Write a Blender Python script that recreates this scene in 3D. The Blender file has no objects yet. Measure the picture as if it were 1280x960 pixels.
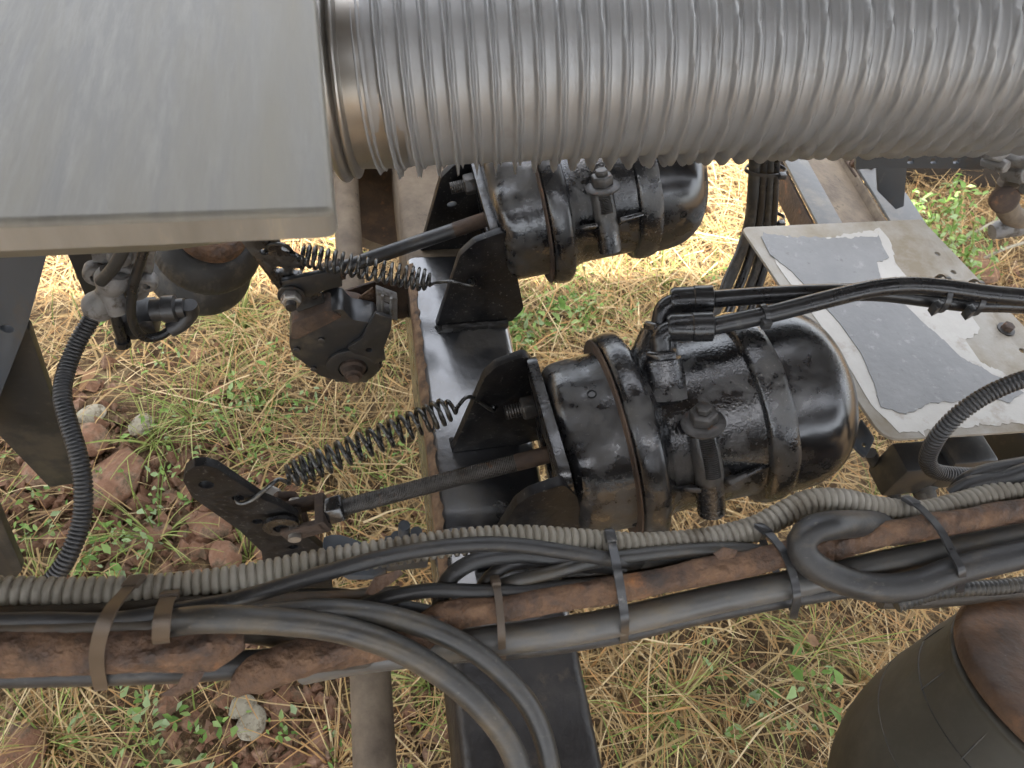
import bpy, bmesh, math, random
import numpy as np
from mathutils import Vector, Matrix
from mathutils.geometry import tessellate_polygon

random.seed(7); rng = np.random.default_rng(7)
scene = bpy.context.scene
COL = scene.collection
R = math.radians

# ------------------------------------------------------------------ camera
H = 1.2                      # eye height above the ground
FPX = 930.0                  # focal length for a 1280 px wide frame
ey = Vector((-255, 1260, -930)).normalized()          # truck's cross axis (+Y) seen by the camera (right, up, back)
ex = Vector((4697, 264, -930)); ex = (ex - ey * ex.dot(ey)).normalized()
ez = ex.cross(ey)
CAM = Vector((0, 0, H))
cam_d = bpy.data.cameras.new('camera'); cam = bpy.data.objects.new('camera', cam_d); COL.objects.link(cam)
cam.matrix_world = Matrix.Translation(CAM) @ Matrix((ex, ey, ez)).to_4x4()
cam_d.sensor_fit = 'HORIZONTAL'; cam_d.sensor_width = 36; cam_d.lens = 36 * FPX / 1280
cam_d.clip_start = 0.01; cam_d.clip_end = 300
cam_d.dof.use_dof = True; cam_d.dof.focus_distance = 0.80; cam_d.dof.aperture_fstop = 14.0
scene.camera = cam

# ------------------------------------------------------------------ sky, sun, exposure
SUN_EL, SUN_AZ = 79.0, 200.0          # azimuth clockwise from +Y
world = bpy.data.worlds.new('World'); scene.world = world; world.use_nodes = True
wn = world.node_tree; bg = wn.nodes['Background']
sky = wn.nodes.new('ShaderNodeTexSky'); sky.sky_type = 'NISHITA'; sky.sun_disc = False
sky.sun_elevation = R(SUN_EL); sky.sun_rotation = R(SUN_AZ)
sky.air_density = 1.0; sky.dust_density = 3.0; sky.ozone_density = 0.6
hs = wn.nodes.new('ShaderNodeHueSaturation'); hs.inputs['Saturation'].default_value = .3      # milky, hazy sky
wn.links.new(sky.outputs[0], hs.inputs['Color']); wn.links.new(hs.outputs[0], bg.inputs[0]); bg.inputs[1].default_value = 0.15
sd = bpy.data.lights.new('sun', 'SUN'); sd.energy = 3.0; sd.angle = R(0.6); sd.color = (1, .95, .87)
sun = bpy.data.objects.new('sun', sd); COL.objects.link(sun)
sv = Vector((math.sin(R(SUN_AZ)) * math.cos(R(SUN_EL)), math.cos(R(SUN_AZ)) * math.cos(R(SUN_EL)), math.sin(R(SUN_EL))))
sun.rotation_euler = sv.to_track_quat('Z', 'Y').to_euler(); sun.location = (0, 0, 6)
scene.view_settings.view_transform = 'Standard'; scene.view_settings.look = 'None'
scene.view_settings.exposure = 2.6; scene.view_settings.gamma = 1.0
scene.view_settings.use_curve_mapping = False
scene.render.engine = 'CYCLES'
scene.cycles.max_bounces = 5; scene.cycles.use_light_tree = False; scene.cycles.diffuse_bounces = 2; scene.cycles.glossy_bounces = 3; scene.cycles.adaptive_threshold = .03; scene.cycles.use_denoising = True

# ------------------------------------------------------------------ measuring helpers: photo bearing + a known distance / plane -> world point
def ray(px, py):
    c = Vector(((px - 640) / FPX, (480 - py) / FPX, -1))
    return Vector((ex.dot(c), ey.dot(c), ez.dot(c)))
def at(px, py, d): return CAM + ray(px, py) * d
def at_z(px, py, z):
    r = ray(px, py); return CAM + r * ((z - H) / r.z)
def at_y(px, py, y):
    r = ray(px, py); return CAM + r * (y / r.y)
def at_x(px, py, x):
    r = ray(px, py); return CAM + r * (x / r.x)
def at_plane(px, py, o, n):
    r = ray(px, py); return CAM + r * ((o - CAM).dot(n) / r.dot(n))
def proj(p):
    v = p - CAM; c = Vector((v.x * ex.x + v.y * ey.x + v.z * ez.x, v.x * ex.y + v.y * ey.y + v.z * ez.y, v.x * ex.z + v.y * ey.z + v.z * ez.z))
    return (640 - FPX * c.x / c.z, 480 + FPX * c.y / c.z, -c.z)
X, Y, Z = Vector((1, 0, 0)), Vector((0, 1, 0)), Vector((0, 0, 1))

# ------------------------------------------------------------------ materials
MATS = {}
def mat(name, cols, scale=8, rough=(.5, .6), metal=0, bump=0, bscale=60, spots=None, spot_scale=20, spot_at=.62, spot_rough=None,
        detail=6, stretch=(1, 1, 1), spec=.5, coat=0, coat_ior=1.5, coat_rough=.12, island=False, trans=0, spot_soft=.06, spots2=None, spot2_scale=60, spot2_at=.62, spot2_rough=None):
    m = bpy.data.materials.new(name); m.use_nodes = True; nt = m.node_tree; N = nt.nodes; L = nt.links
    b = N['Principled BSDF']
    tc = N.new('ShaderNodeTexCoord'); mp = N.new('ShaderNodeMapping'); L.new(tc.outputs['Object'], mp.inputs[0])
    mp.inputs['Scale'].default_value = stretch
    n1 = N.new('ShaderNodeTexNoise'); n1.inputs['Scale'].default_value = scale; n1.inputs['Detail'].default_value = detail
    n1.inputs['Roughness'].default_value = .65
    L.new(mp.outputs[0], n1.inputs[0])
    cr = N.new('ShaderNodeValToRGB'); e = cr.color_ramp.elements
    lo, hi = .3, .7
    e[0].position = lo; e[0].color = (*cols[0], 1); e[1].position = hi; e[1].color = (*cols[-1], 1)
    for i, c in enumerate(cols[1:-1]):
        q = e.new(lo + (hi - lo) * (i + 1) / (len(cols) - 1)); q.color = (*c, 1)
    if island:
        g = N.new('ShaderNodeNewGeometry'); L.new(g.outputs['Random Per Island'], cr.inputs[0]); e[0].position = 0; e[-1].position = 1
    else: L.new(n1.outputs[0], cr.inputs[0])
    col = cr.outputs[0]
    mr = N.new('ShaderNodeMapRange'); L.new(n1.outputs[0], mr.inputs[0]); mr.inputs[1].default_value = .3; mr.inputs[2].default_value = .7
    mr.inputs[3].default_value = rough[0]; mr.inputs[4].default_value = rough[1]; rg = mr.outputs[0]
    for sp, ss, sa, sr in ((spots, spot_scale, spot_at, spot_rough), (spots2, spot2_scale, spot2_at, spot2_rough)):
        if sp is None: continue
        n2 = N.new('ShaderNodeTexNoise'); n2.inputs['Scale'].default_value = ss; n2.inputs['Detail'].default_value = 8
        n2.inputs['Roughness'].default_value = .7; L.new(mp.outputs[0], n2.inputs[0])
        m2 = N.new('ShaderNodeMapRange'); L.new(n2.outputs[0], m2.inputs[0]); m2.inputs[1].default_value = sa - spot_soft; m2.inputs[2].default_value = sa + spot_soft
        mx = N.new('ShaderNodeMix'); mx.data_type = 'RGBA'; L.new(m2.outputs[0], mx.inputs[0]); L.new(col, mx.inputs[6]); mx.inputs[7].default_value = (*sp, 1)
        col = mx.outputs[2]
        if sr is not None:
            mf = N.new('ShaderNodeMix'); L.new(m2.outputs[0], mf.inputs[0]); L.new(rg, mf.inputs[2]); mf.inputs[3].default_value = sr; rg = mf.outputs[0]
    L.new(col, b.inputs['Base Color']); L.new(rg, b.inputs['Roughness'])
    b.inputs['Metallic'].default_value = metal; b.inputs['Specular IOR Level'].default_value = spec
    if coat: b.inputs['Coat Weight'].default_value = coat; b.inputs['Coat Roughness'].default_value = coat_rough; b.inputs['Coat IOR'].default_value = coat_ior
    if bump:
        n3 = N.new('ShaderNodeTexNoise'); n3.inputs['Scale'].default_value = bscale; n3.inputs['Detail'].default_value = 5; L.new(mp.outputs[0], n3.inputs[0])
        bp = N.new('ShaderNodeBump'); bp.inputs['Strength'].default_value = 1; bp.inputs['Distance'].default_value = bump; L.new(n3.outputs[0], bp.inputs['Height'])
        L.new(bp.outputs[0], b.inputs['Normal'])
    if trans:
        t = N.new('ShaderNodeBsdfTranslucent'); L.new(col, t.inputs[0]); ms = N.new('ShaderNodeMixShader'); ms.inputs[0].default_value = trans
        L.new(b.outputs[0], ms.inputs[1]); L.new(t.outputs[0], ms.inputs[2]); L.new(ms.outputs[0], N['Material Output'].inputs[0])
    MATS[name] = m; return m

mat('paint_black', [(.004, .004, .005), (.008, .008, .009), (.015, .014, .013)], 25, (.14, .36), bump=.0005, bscale=130, spots=(.036, .033, .028), spot_scale=16, spot_at=.57, spot_rough=.78, spot_soft=.07, spots2=(.17, .155, .135), spot2_scale=240, spot2_at=.68, spot2_rough=.8, spec=.8)
mat('paint_cast', [(.004, .004, .005), (.008, .008, .009), (.016, .015, .014)], 30, (.12, .34), bump=.00045, bscale=420, spots=(.05, .046, .04), spot_scale=15, spot_at=.57, spot_rough=.78, spot_soft=.07, spots2=(.22, .205, .18), spot2_scale=340, spot2_at=.66, spot2_rough=.8, spec=1.0)
mat('paint_dome', [(.005, .005, .006), (.009, .009, .010), (.02, .02, .02)], 12, (.14, .34), bump=.0003, bscale=60, spots=(.026, .024, .021), spot_scale=9, spot_at=.56, spot_rough=.7, spot_soft=.07, spots2=(.3, .295, .28), spot2_scale=17, spot2_at=.72, spot2_rough=.6, spec=.9)
mat('paint_axle', [(.008, .009, .011), (.015, .016, .019), (.03, .03, .031)], 14, (.22, .45), bump=.0012, bscale=95, spots=(.05, .044, .037), spot_scale=17, spot_at=.56, spot_rough=.75, spec=1.0, coat=.9, coat_ior=2.1, coat_rough=.2, spots2=(.16, .14, .115), spot2_scale=200, spot2_at=.68, spot2_rough=.8)
mat('paint_satin', [(.003, .003, .004), (.006, .006, .007), (.011, .010, .009)], 25, (.36, .55), bump=.0005, bscale=120, spots=(.022, .02, .018), spot_scale=20, spot_at=.6, spot_rough=.75, spot_soft=.1, spots2=(.2, .19, .17), spot2_scale=240, spot2_at=.69, spec=.25)
mat('weld', [(.01, .01, .01), (.02, .019, .018)], 40, (.2, .4), bump=.002, bscale=120)
mat('paint_flat', [(.010, .011, .012), (.018, .019, .021)], 10, (.34, .5), bump=.0004, bscale=60, spots=(.09, .085, .075), spot_scale=70, spot_at=.69, spec=.7, spots2=(.05, .042, .032), spot2_scale=18, spot2_at=.58)
mat('paint_bluegrey', [(.035, .041, .048), (.058, .064, .072)], 6, (.4, .55), bump=.0004, bscale=50, spots=(.13, .125, .12), spot_scale=60, spot_at=.68, stretch=(1, 1, .4), spots2=(.07, .055, .04), spot2_scale=14, spot2_at=.6)
mat('rust_dark', [(.02, .014, .011), (.05, .032, .022), (.09, .058, .036)], 30, (.7, .9), bump=.0012, bscale=140, spots=(.16, .075, .035), spot_scale=40, spot_at=.64)
mat('rust_brown', [(.026, .015, .009), (.07, .037, .02), (.12, .066, .035), (.19, .11, .062)], 48, (.55, .95), bump=.006, bscale=110, spots=(.25, .1, .03), spot_scale=26, spot_at=.66, spots2=(.022, .014, .009), spot2_scale=30, spot2_at=.60, spot_soft=.07)
mat('dust_brown', [(.07, .052, .036), (.13, .1, .07), (.19, .15, .105)], 22, (.75, .92), bump=.0009, bscale=150, spots=(.02, .016, .013), spot_scale=30, spot_at=.66)
mat('steel_box', [(.085, .078, .064), (.118, .109, .09), (.155, .144, .118)], 3.2, (.4, .56), metal=.25, bump=.0002, bscale=160, stretch=(3.0, .35, 1), spots=(.19, .17, .128), spot_scale=4, spot_at=.56, spot_rough=.7, spot_soft=.14, spots2=(.155, .143, .115), spot2_scale=60, spot2_at=.6)
mat('steel_lip', [(.2, .19, .165), (.29, .275, .245)], 9, (.34, .5), metal=.5, bump=.0002, bscale=140, stretch=(2, 2, .3), spots=(.34, .3, .22), spot_scale=18, spot_at=.6)
mat('steel_flex', [(.3, .3, .296), (.36, .36, .355)], 7, (.42, .54), metal=.5, bump=.0001, bscale=200, spots=(.26, .247, .225), spot_scale=20, spot_at=.66, spot_rough=.6, spot_soft=.08, spots2=(.1, .08, .06), spot2_scale=150, spot2_at=.76)
mat('steel_collar', [(.3, .28, .25), (.42, .405, .38)], 10, (.3, .45), metal=.9, spots=(.2, .115, .05), spot_scale=16, spot_at=.66, spot_rough=.6)
mat('zinc', [(.3, .29, .27), (.45, .43, .4)], 60, (.35, .55), metal=.8, bump=.0004, bscale=200, spots=(.12, .07, .04), spot_scale=80, spot_at=.62)
mat('bolt_dark', [(.03, .028, .026), (.09, .085, .08)], 60, (.35, .55), metal=.5, bump=.0004, bscale=200, spots=(.12, .06, .03), spot_scale=90, spot_at=.66)
mat('rubber_hose', [(.014, .014, .014), (.03, .029, .028)], 18, (.36, .54), bump=.0003, bscale=120, spots=(.065, .055, .042), spot_scale=24, spot_at=.62, spot_soft=.1, stretch=(1, 2, 2), spots2=(.12, .11, .09), spot2_scale=180, spot2_at=.7, spec=.4)
mat('hose_grey', [(.022, .0215, .02), (.046, .044, .04)], 14, (.34, .52), bump=.0002, bscale=120, spots=(.08, .064, .042), spot_scale=16, spot_at=.58, spot_soft=.1, stretch=(1, 2, 2), spots2=(.14, .125, .1), spot2_scale=160, spot2_at=.69, spec=.45)
mat('hose_brown', [(.035, .028, .02), (.07, .056, .04)], 16, (.5, .65), bump=.0003, bscale=120, spots=(.11, .065, .032), spot_scale=18, spot_at=.6, spot_soft=.1)
mat('hose_gloss', [(.008, .008, .009), (.018, .018, .018)], 30, (.22, .38), bump=.0006, bscale=80, spots=(.06, .056, .05), spot_scale=60, spot_at=.66)
mat('conduit', [(.15, .132, .1), (.22, .2, .16), (.27, .25, .21)], 16, (.5, .65), bump=.0002, bscale=150, spots=(.09, .07, .045), spot_scale=20, spot_at=.6, spot_soft=.1)
mat('conduit_black', [(.014, .014, .015), (.035, .034, .033)], 20, (.35, .5), spots=(.1, .09, .075), spot_scale=40, spot_at=.66)
mat('tie_black', [(.015, .015, .016), (.04, .04, .04)], 40, (.25, .4), spots=(.2, .19, .17), spot_scale=60, spot_at=.66)
mat('tie_tan', [(.05, .035, .022), (.09, .064, .042)], 40, (.5, .7))
mat('rubber_olive', [(.036, .033, .025), (.056, .052, .041)], 9, (.55, .66), bump=.0004, bscale=90, spots=(.085, .077, .06), spot_scale=10, spot_at=.6, spot_soft=.14, spec=.4)
mat('rubber_black', [(.012, .012, .011), (.03, .028, .025)], 22, (.5, .7), bump=.0004, bscale=120, spots=(.09, .075, .055), spot_scale=30, spot_at=.6, spot_soft=.1)
mat('cast_alu', [(.12, .115, .105), (.22, .21, .2)], 40, (.5, .7), metal=.3, bump=.001, bscale=160, spots=(.07, .055, .04), spot_scale=50, spot_at=.6)
mat('plate_dust', [(.2, .18, .145), (.27, .25, .215), (.34, .325, .295)], 8, (.5, .7), metal=.15, bump=.0003, bscale=150, spots=(.19, .155, .105), spot_scale=7, spot_at=.54, spot_soft=.1, spots2=(.1, .08, .06), spot2_scale=120, spot2_at=.72)
mat('plate_pale', [(.33, .31, .275), (.42, .4, .365)], 14, (.45, .6), metal=.1, bump=.0002, bscale=150, spots=(.26, .23, .185), spot_scale=18, spot_at=.6)
mat('paint_film', [(.125, .123, .119), (.155, .153, .148), (.195, .192, .186)], 10, (.34, .52), bump=.0004, bscale=110, spots=(.24, .235, .225), spot_scale=60, spot_at=.64, spots2=(.085, .08, .072), spot2_scale=130, spot2_at=.67)
mat('wood_dark', [(.035, .026, .018), (.06, .046, .034)], 12, (.8, .95), bump=.001, bscale=60)
mat('blocker_dark', [(.05, .048, .045), (.09, .085, .08)], 4, (.7, .85), bump=.001, bscale=20)  # only for the added light-blocking panels overhead
mat('soil', [(.055, .034, .02), (.1, .066, .038), (.17, .12, .07)], 9, (.9, 1), bump=.014, bscale=45, spots=(.24, .18, .1), spot_scale=70, spot_at=.57, spot_soft=.06, spots2=(.15, .075, .04), spot2_scale=30, spot2_at=.63, spec=.1)
mat('straw', [(.18, .11, .05), (.38, .265, .125), (.5, .37, .19), (.57, .45, .26), (.4, .22, .085), (.34, .25, .11)], 3, (.6, .75), island=True, spec=.2)
mat('grass_green', [(.11, .15, .03), (.19, .25, .05), (.26, .31, .075), (.38, .36, .14)], 3, (.5, .65), island=True, spec=.3, trans=.2)
mat('weed_leaf', [(.1, .19, .035), (.17, .29, .06), (.26, .38, .1), (.28, .36, .19)], 3, (.45, .6), island=True, spec=.35, trans=.25)
mat('leaf_dry', [(.11, .055, .028), (.22, .12, .062), (.32, .2, .115)], 3, (.7, .85), island=True, spec=.2)
mat('stone_red', [(.13, .07, .042), (.22, .12, .075), (.3, .2, .14)], 30, (.85, 1), bump=.006, bscale=70, spec=.15, spots=(.12, .085, .055), spot_scale=40, spot_at=.56)
mat('stone_pale', [(.22, .195, .14), (.33, .3, .23)], 60, (.85, 1), bump=.002, bscale=120, spots=(.14, .115, .08), spot_scale=90, spot_at=.56, spec=.15)
mat('channel_grey', [(.07, .07, .068), (.105, .104, .1)], 9, (.4, .6), bump=.0004, bscale=90, spots=(.15, .135, .11), spot_scale=16, spot_at=.58, spot_soft=.1, spots2=(.2, .19, .17), spot2_scale=150, spot2_at=.7)
mat('pipe_pale', [(.055, .054, .051), (.095, .092, .086)], 14, (.36, .54), bump=.0002, bscale=120, spots=(.12, .1, .07), spot_scale=16, spot_at=.58, spot_soft=.1, stretch=(1, 2, 2), spots2=(.02, .018, .016), spot2_scale=50, spot2_at=.7)
mat('tag_white', [(.6, .58, .5), (.7, .68, .62)], 30, (.5, .6))
mat('hole_dark', [(.004, .004, .004), (.006, .006, .006)], 30, (.9, 1))

# ------------------------------------------------------------------ mesh helpers
BASE = {}
def spline(pts, n=10):
    P = [Vector(p) for p in pts]
    if len(P) < 3:
        return [P[0].lerp(P[1], i / n) for i in range(n + 1)]
    out = []
    Q = [P[0] * 2 - P[1]] + P + [P[-1] * 2 - P[-2]]
    for i in range(1, len(Q) - 2):
        a, b, c, d = Q[i - 1:i + 3]
        for k in range(n):
            t = k / n
            out.append(.5 * ((2 * b) + (c - a) * t + (2 * a - 5 * b + 4 * c - d) * t * t + (3 * b - a - 3 * c + d) * t ** 3))
    out.append(P[-1]); return out
def resample(pts, step):
    L = [0]
    for a, b in zip(pts, pts[1:]): L.append(L[-1] + (b - a).length)
    n = max(2, int(round(L[-1] / step))); out = []; j = 0
    for i in range(n + 1):
        s = L[-1] * i / n
        while j < len(L) - 2 and L[j + 1] < s: j += 1
        seg = L[j + 1] - L[j]
        out.append(pts[j].lerp(pts[j + 1], (s - L[j]) / seg if seg > 1e-12 else 0))
    return out, L[-1]
def perp(a):
    t = Z if abs(a.z) < .9 else X
    u = a.cross(t).normalized(); return u, a.cross(u).normalized()
def chaikin(poly, n=1, keep=.25):
    for _ in range(n):
        out = []
        for i, p in enumerate(poly):
            q = poly[(i + 1) % len(poly)]
            out.append(p.lerp(q, keep)); out.append(p.lerp(q, 1 - keep))
        poly = out
    return poly
def rounded(poly, r, n=4):
    out = []; k = len(poly)
    rr = r if isinstance(r, (list, tuple)) else [r] * k
    for i in range(k):
        p, a, b = poly[i], poly[i - 1], poly[(i + 1) % k]
        da, db = (a - p), (b - p); t = min(rr[i], da.length * .48, db.length * .48)
        if t < 1e-5: out.append(p.copy()); continue
        s, e = p + da.normalized() * t, p + db.normalized() * t
        for j in range(n + 1):
            f = j / n; out.append(s * (1 - f) ** 2 + p * 2 * f * (1 - f) + e * f * f)
    return out
def circle3(c, u, v, r, n=12, r2=None):
    return [c + u * math.cos(2 * math.pi * i / n) * r + v * math.sin(2 * math.pi * i / n) * (r2 or r) for i in range(n)]

class MB:
    def __init__(s): s.v = []; s.f = []
    def add(s, vs, fs):
        o = len(s.v); s.v += [Vector(p) for p in vs]; s.f += [tuple(i + o for i in f) for f in fs]; return s
    def box(s, c, ax, h):
        a, b, d = [Vector(q) for q in ax]; c = Vector(c)
        vs = [c + a * (h[0] * i) + b * (h[1] * j) + d * (h[2] * k) for i in (-1, 1) for j in (-1, 1) for k in (-1, 1)]
        return s.add(vs, [(0, 1, 3, 2), (4, 6, 7, 5), (0, 4, 5, 1), (2, 3, 7, 6), (0, 2, 6, 4), (1, 5, 7, 3)])
    def tube(s, pts, r, sides=12, cap=True, rfun=None):
        pts = [Vector(p) for p in pts]; n = len(pts); vs = []; fs = []
        u = None
        for i, p in enumerate(pts):
            t = (pts[min(i + 1, n - 1)] - pts[max(i - 1, 0)])
            t = t.normalized() if t.length > 1e-9 else X
            if u is None: u, w = perp(t)
            else:
                u = u - t * u.dot(t); u = u.normalized(); w = t.cross(u)
            w = t.cross(u)
            for k in range(sides):
                th = 2 * math.pi * k / sides
                rr = rfun(i, th) if rfun else (r[i] if isinstance(r, (list, tuple)) else r)
                vs.append(p + (u * math.cos(th) + w * math.sin(th)) * rr)
        for i in range(n - 1):
            for k in range(sides):
                k2 = (k + 1) % sides
                fs.append((i * sides + k, i * sides + k2, (i + 1) * sides + k2, (i + 1) * sides + k))
        if cap: fs.append(tuple(range(sides - 1, -1, -1))); fs.append(tuple((n - 1) * sides + k for k in range(sides)))
        return s.add(vs, fs)
    def lathe(s, o, a, prof, sides=40, u=None, wob=None):
        a = Vector(a).normalized(); o = Vector(o)
        if u is None: u, w = perp(a)
        else: w = a.cross(u)
        vs = []; fs = []
        for i, (t, r) in enumerate(prof):
            for k in range(sides):
                th = 2 * math.pi * k / sides; q = r * (wob(t, th) if wob else 1)
                vs.append(o + a * t + (u * math.cos(th) + w * math.sin(th)) * q)
        for i in range(len(prof) - 1):
            for k in range(sides):
                k2 = (k + 1) % sides
                fs.append((i * sides + k, i * sides + k2, (i + 1) * sides + k2, (i + 1) * sides + k))
        fs.append(tuple(range(sides - 1, -1, -1))); fs.append(tuple((len(prof) - 1) * sides + k for k in range(sides)))
        return s.add(vs, fs)
    def cyl(s, a, b, r, sides=16, r2=None):
        a, b = Vector(a), Vector(b); return s.tube([a, b], [r, r2 if r2 is not None else r], sides)
    def hexnut(s, o, a, r, h, sides=6):
        a = Vector(a).normalized()
        return s.lathe(o, a, [(0, r), (h * .85, r), (h, r * .86)], sides)
    def plate(s, outline, thick, holes=()):
        """outline: coplanar 3D points, thick: vector"""
        loops = [[Vector(p) for p in outline]] + [[Vector(p) for p in h] for h in holes]
        n = Vector(thick).normalized(); u, w = perp(n); o = loops[0][0]
        loc = [[Vector(((p - o).dot(u), (p - o).dot(w), 0)) for p in l] for l in loops]
        tris = tessellate_polygon(loc)
        flat = [p for l in loops for p in l]; N = len(flat); t = Vector(thick)
        vs = flat + [p + t for p in flat]; fs = []
        for tr in tris:
            fs.append((tr[0], tr[1], tr[2])); fs.append((tr[2] + N, tr[1] + N, tr[0] + N))
        k = 0
        for l in loops:
            m = len(l)
            for i in range(m):
                a, b = k + i, k + (i + 1) % m; fs.append((a, b, b + N, a + N))
            k += m
        return s.add(vs, fs)
    def ribbon(s, pts, wdir, width, th, closed=False):
        pts = [Vector(p) for p in pts]; n = len(pts); vs = []; fs = []; wd = Vector(wdir).normalized()
        for i in range(n):
            if closed: t = pts[(i + 1) % n] - pts[i - 1]
            else: t = pts[min(i + 1, n - 1)] - pts[max(i - 1, 0)]
            t.normalize(); w2 = (wd - t * wd.dot(t)).normalized(); nn = t.cross(w2)
            vs += [pts[i] + w2 * width / 2 + nn * th / 2, pts[i] - w2 * width / 2 + nn * th / 2, pts[i] - w2 * width / 2 - nn * th / 2, pts[i] + w2 * width / 2 - nn * th / 2]
        m = n if closed else n - 1
        for i in range(m):
            j = (i + 1) % n
            for k in range(4):
                k2 = (k + 1) % 4; fs.append((i * 4 + k, i * 4 + k2, j * 4 + k2, j * 4 + k))
        if not closed: fs.append((3, 2, 1, 0)); fs.append(tuple((n - 1) * 4 + k for k in range(4)))
        return s.add(vs, fs)
    def build(s, name, m, parent=None, smooth=35, bevel=0, loc=None, seg=2):
        if parent is not None: base = BASE[parent.name]
        elif loc is not None: base = Vector(loc)
        else:
            lo = [min(p[i] for p in s.v) for i in range(3)]; hi = [max(p[i] for p in s.v) for i in range(3)]
            base = Vector(((lo[0] + hi[0]) / 2, (lo[1] + hi[1]) / 2, lo[2]))
        me = bpy.data.meshes.new(name); me.from_pydata([tuple(p - base) for p in s.v], [], s.f); me.validate()
        bm = bmesh.new(); bm.from_mesh(me); bmesh.ops.recalc_face_normals(bm, faces=bm.faces)
        if bevel:
            bmesh.ops.remove_doubles(bm, verts=bm.verts, dist=1e-6)
            es = [e for e in bm.edges if len(e.link_faces) == 2 and e.calc_face_angle(0) > R(32)]
            if es: bmesh.ops.bevel(bm, geom=es, offset=bevel, segments=seg, affect='EDGES', clamp_overlap=True, profile=.5)
        bm.to_mesh(me); bm.free()
        me.polygons.foreach_set('use_smooth', [True] * len(me.polygons)); me.set_sharp_from_angle(angle=R(smooth))
        me.materials.append(MATS[m])
        o = bpy.data.objects.new(name, me); COL.objects.link(o)
        if parent is not None: o.parent = parent
        else: o.location = base
        BASE[o.name] = base
        return o
def tag(o, label, cat, group=None, kind=None):
    if label: o['label'] = label
    if cat: o['category'] = cat
    if group: o['group'] = group
    if kind: o['kind'] = kind
    return o
def thing(name, label, cat, loc, group=None):
    o = bpy.data.objects.new(name, None); COL.objects.link(o); o.location = loc; o.empty_display_size = .02
    BASE[o.name] = Vector(loc); return tag(o, label, cat, group)

# ================================================================== THE SETTING
def gh(x, y):                                   # gentle ground relief
    return (.012 * np.sin(5.1 * x + 1.3) * np.cos(4.3 * y + .4) + .009 * np.sin(11 * x - 7 * y + 2) + .006 * np.sin(23 * x + 17 * y) * np.cos(19 * y - 9 * x))
def make_ground():
    xs = np.concatenate([np.linspace(-40, -1.6, 14)[:-1], np.linspace(-1.6, 3.4, 200), np.linspace(3.4, 40, 14)[1:]])
    ys = np.concatenate([np.linspace(-40, -.6, 14)[:-1], np.linspace(-.6, 4.2, 190), np.linspace(4.2, 60, 16)[1:]])
    XX, YY = np.meshgrid(xs, ys, indexing='ij'); ZZ = gh(XX, YY) + rng.normal(0, .0016, XX.shape)
    v = np.stack([XX, YY, ZZ], -1).reshape(-1, 3); n, m = XX.shape
    idx = np.arange(n * m).reshape(n, m)
    f = np.stack([idx[:-1, :-1], idx[1:, :-1], idx[1:, 1:], idx[:-1, 1:]], -1).reshape(-1, 4)
    me = bpy.data.meshes.new('ground'); me.from_pydata(v.tolist(), [], f.tolist()); me.materials.append(MATS['soil'])
    me.polygons.foreach_set('use_smooth', [True] * len(me.polygons))
    o = bpy.data.objects.new('ground', me); COL.objects.link(o); o['kind'] = 'structure'
    o['label'] = 'reddish brown soil under the dry straw'
make_ground()

def np_mesh(name, v, quads, m):
    me = bpy.data.meshes.new(name); me.vertices.add(len(v)); me.vertices.foreach_set('co', v.astype(np.float32).ravel())
    nq = len(quads); me.loops.add(nq * 4); me.loops.foreach_set('vertex_index', quads.astype(np.int32).ravel())
    me.polygons.add(nq); me.polygons.foreach_set('loop_start', np.arange(0, nq * 4, 4, dtype=np.int32))
    me.polygons.foreach_set('loop_total', np.full(nq, 4, dtype=np.int32))
    me.update(calc_edges=True); me.materials.append(MATS[m])
    o = bpy.data.objects.new(name, me); COL.objects.link(o); o['kind'] = 'stuff'; return o
def blades(name, x, y, z0, ln, az, el, curl, width, m, seg=4, side=0):
    """thin curved strips; arrays per blade"""
    n = len(x); pts = np.zeros((n, seg + 1, 3)); pts[:, 0] = np.stack([x, y, z0], -1)
    a, e = az.copy(), el.copy()
    for k in range(seg):
        d = np.stack([np.cos(e) * np.cos(a), np.cos(e) * np.sin(a), np.sin(e)], -1)
        pts[:, k + 1] = pts[:, k] + d * (ln / seg)[:, None]
        e = e - curl / seg; a = a + side * rng.normal(0, 1, n) / seg
    wv = np.stack([-np.sin(az), np.cos(az), rng.normal(0, .5, n)], -1); wv /= np.linalg.norm(wv, axis=1)[:, None]
    tp = np.linspace(1, .35, seg + 1)[None, :, None] * width[:, None, None] / 2
    L = pts + wv[:, None] * tp; Rr = pts - wv[:, None] * tp
    g = gh(pts[..., 0], pts[..., 1])
    for S in (L, Rr): S[..., 2] = np.maximum(S[..., 2], g + .001)
    v = np.stack([L, Rr], 2).reshape(-1, 3)
    b = (np.arange(n) * (seg + 1) * 2)[:, None] + (np.arange(seg) * 2)[None]
    q = np.stack([b, b + 1, b + 3, b + 2], -1).reshape(-1, 4)
    return np_mesh(name, v, q, m)
def scatter(n):                                  # denser close to the axle where the photograph shows single straws
    t = rng.random(n) ** .8
    y = -.15 + t * 3.6
    x = -1.0 - .12 * y + rng.random(n) * (2.5 + .95 * y); return x, y
def clump(x, y, s, seed):
    r = np.random.default_rng(seed); a = r.normal(0, 1, (6, 2)) * s; ph = r.random(6) * 6.28
    return sum(np.sin(a[i, 0] * x + a[i, 1] * y + ph[i]) for i in range(6)) / 6
def px_mask(x, y, spots):                        # soft patches on the ground where the photograph shows them
    w = np.zeros(len(x))
    for (px, py, rad, s) in spots:
        c = at_z(px, py, 0); w = np.maximum(w, s * np.exp(-((x - c.x) ** 2 + (y - c.y) ** 2) / (2 * rad * rad)))
    return w
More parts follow.
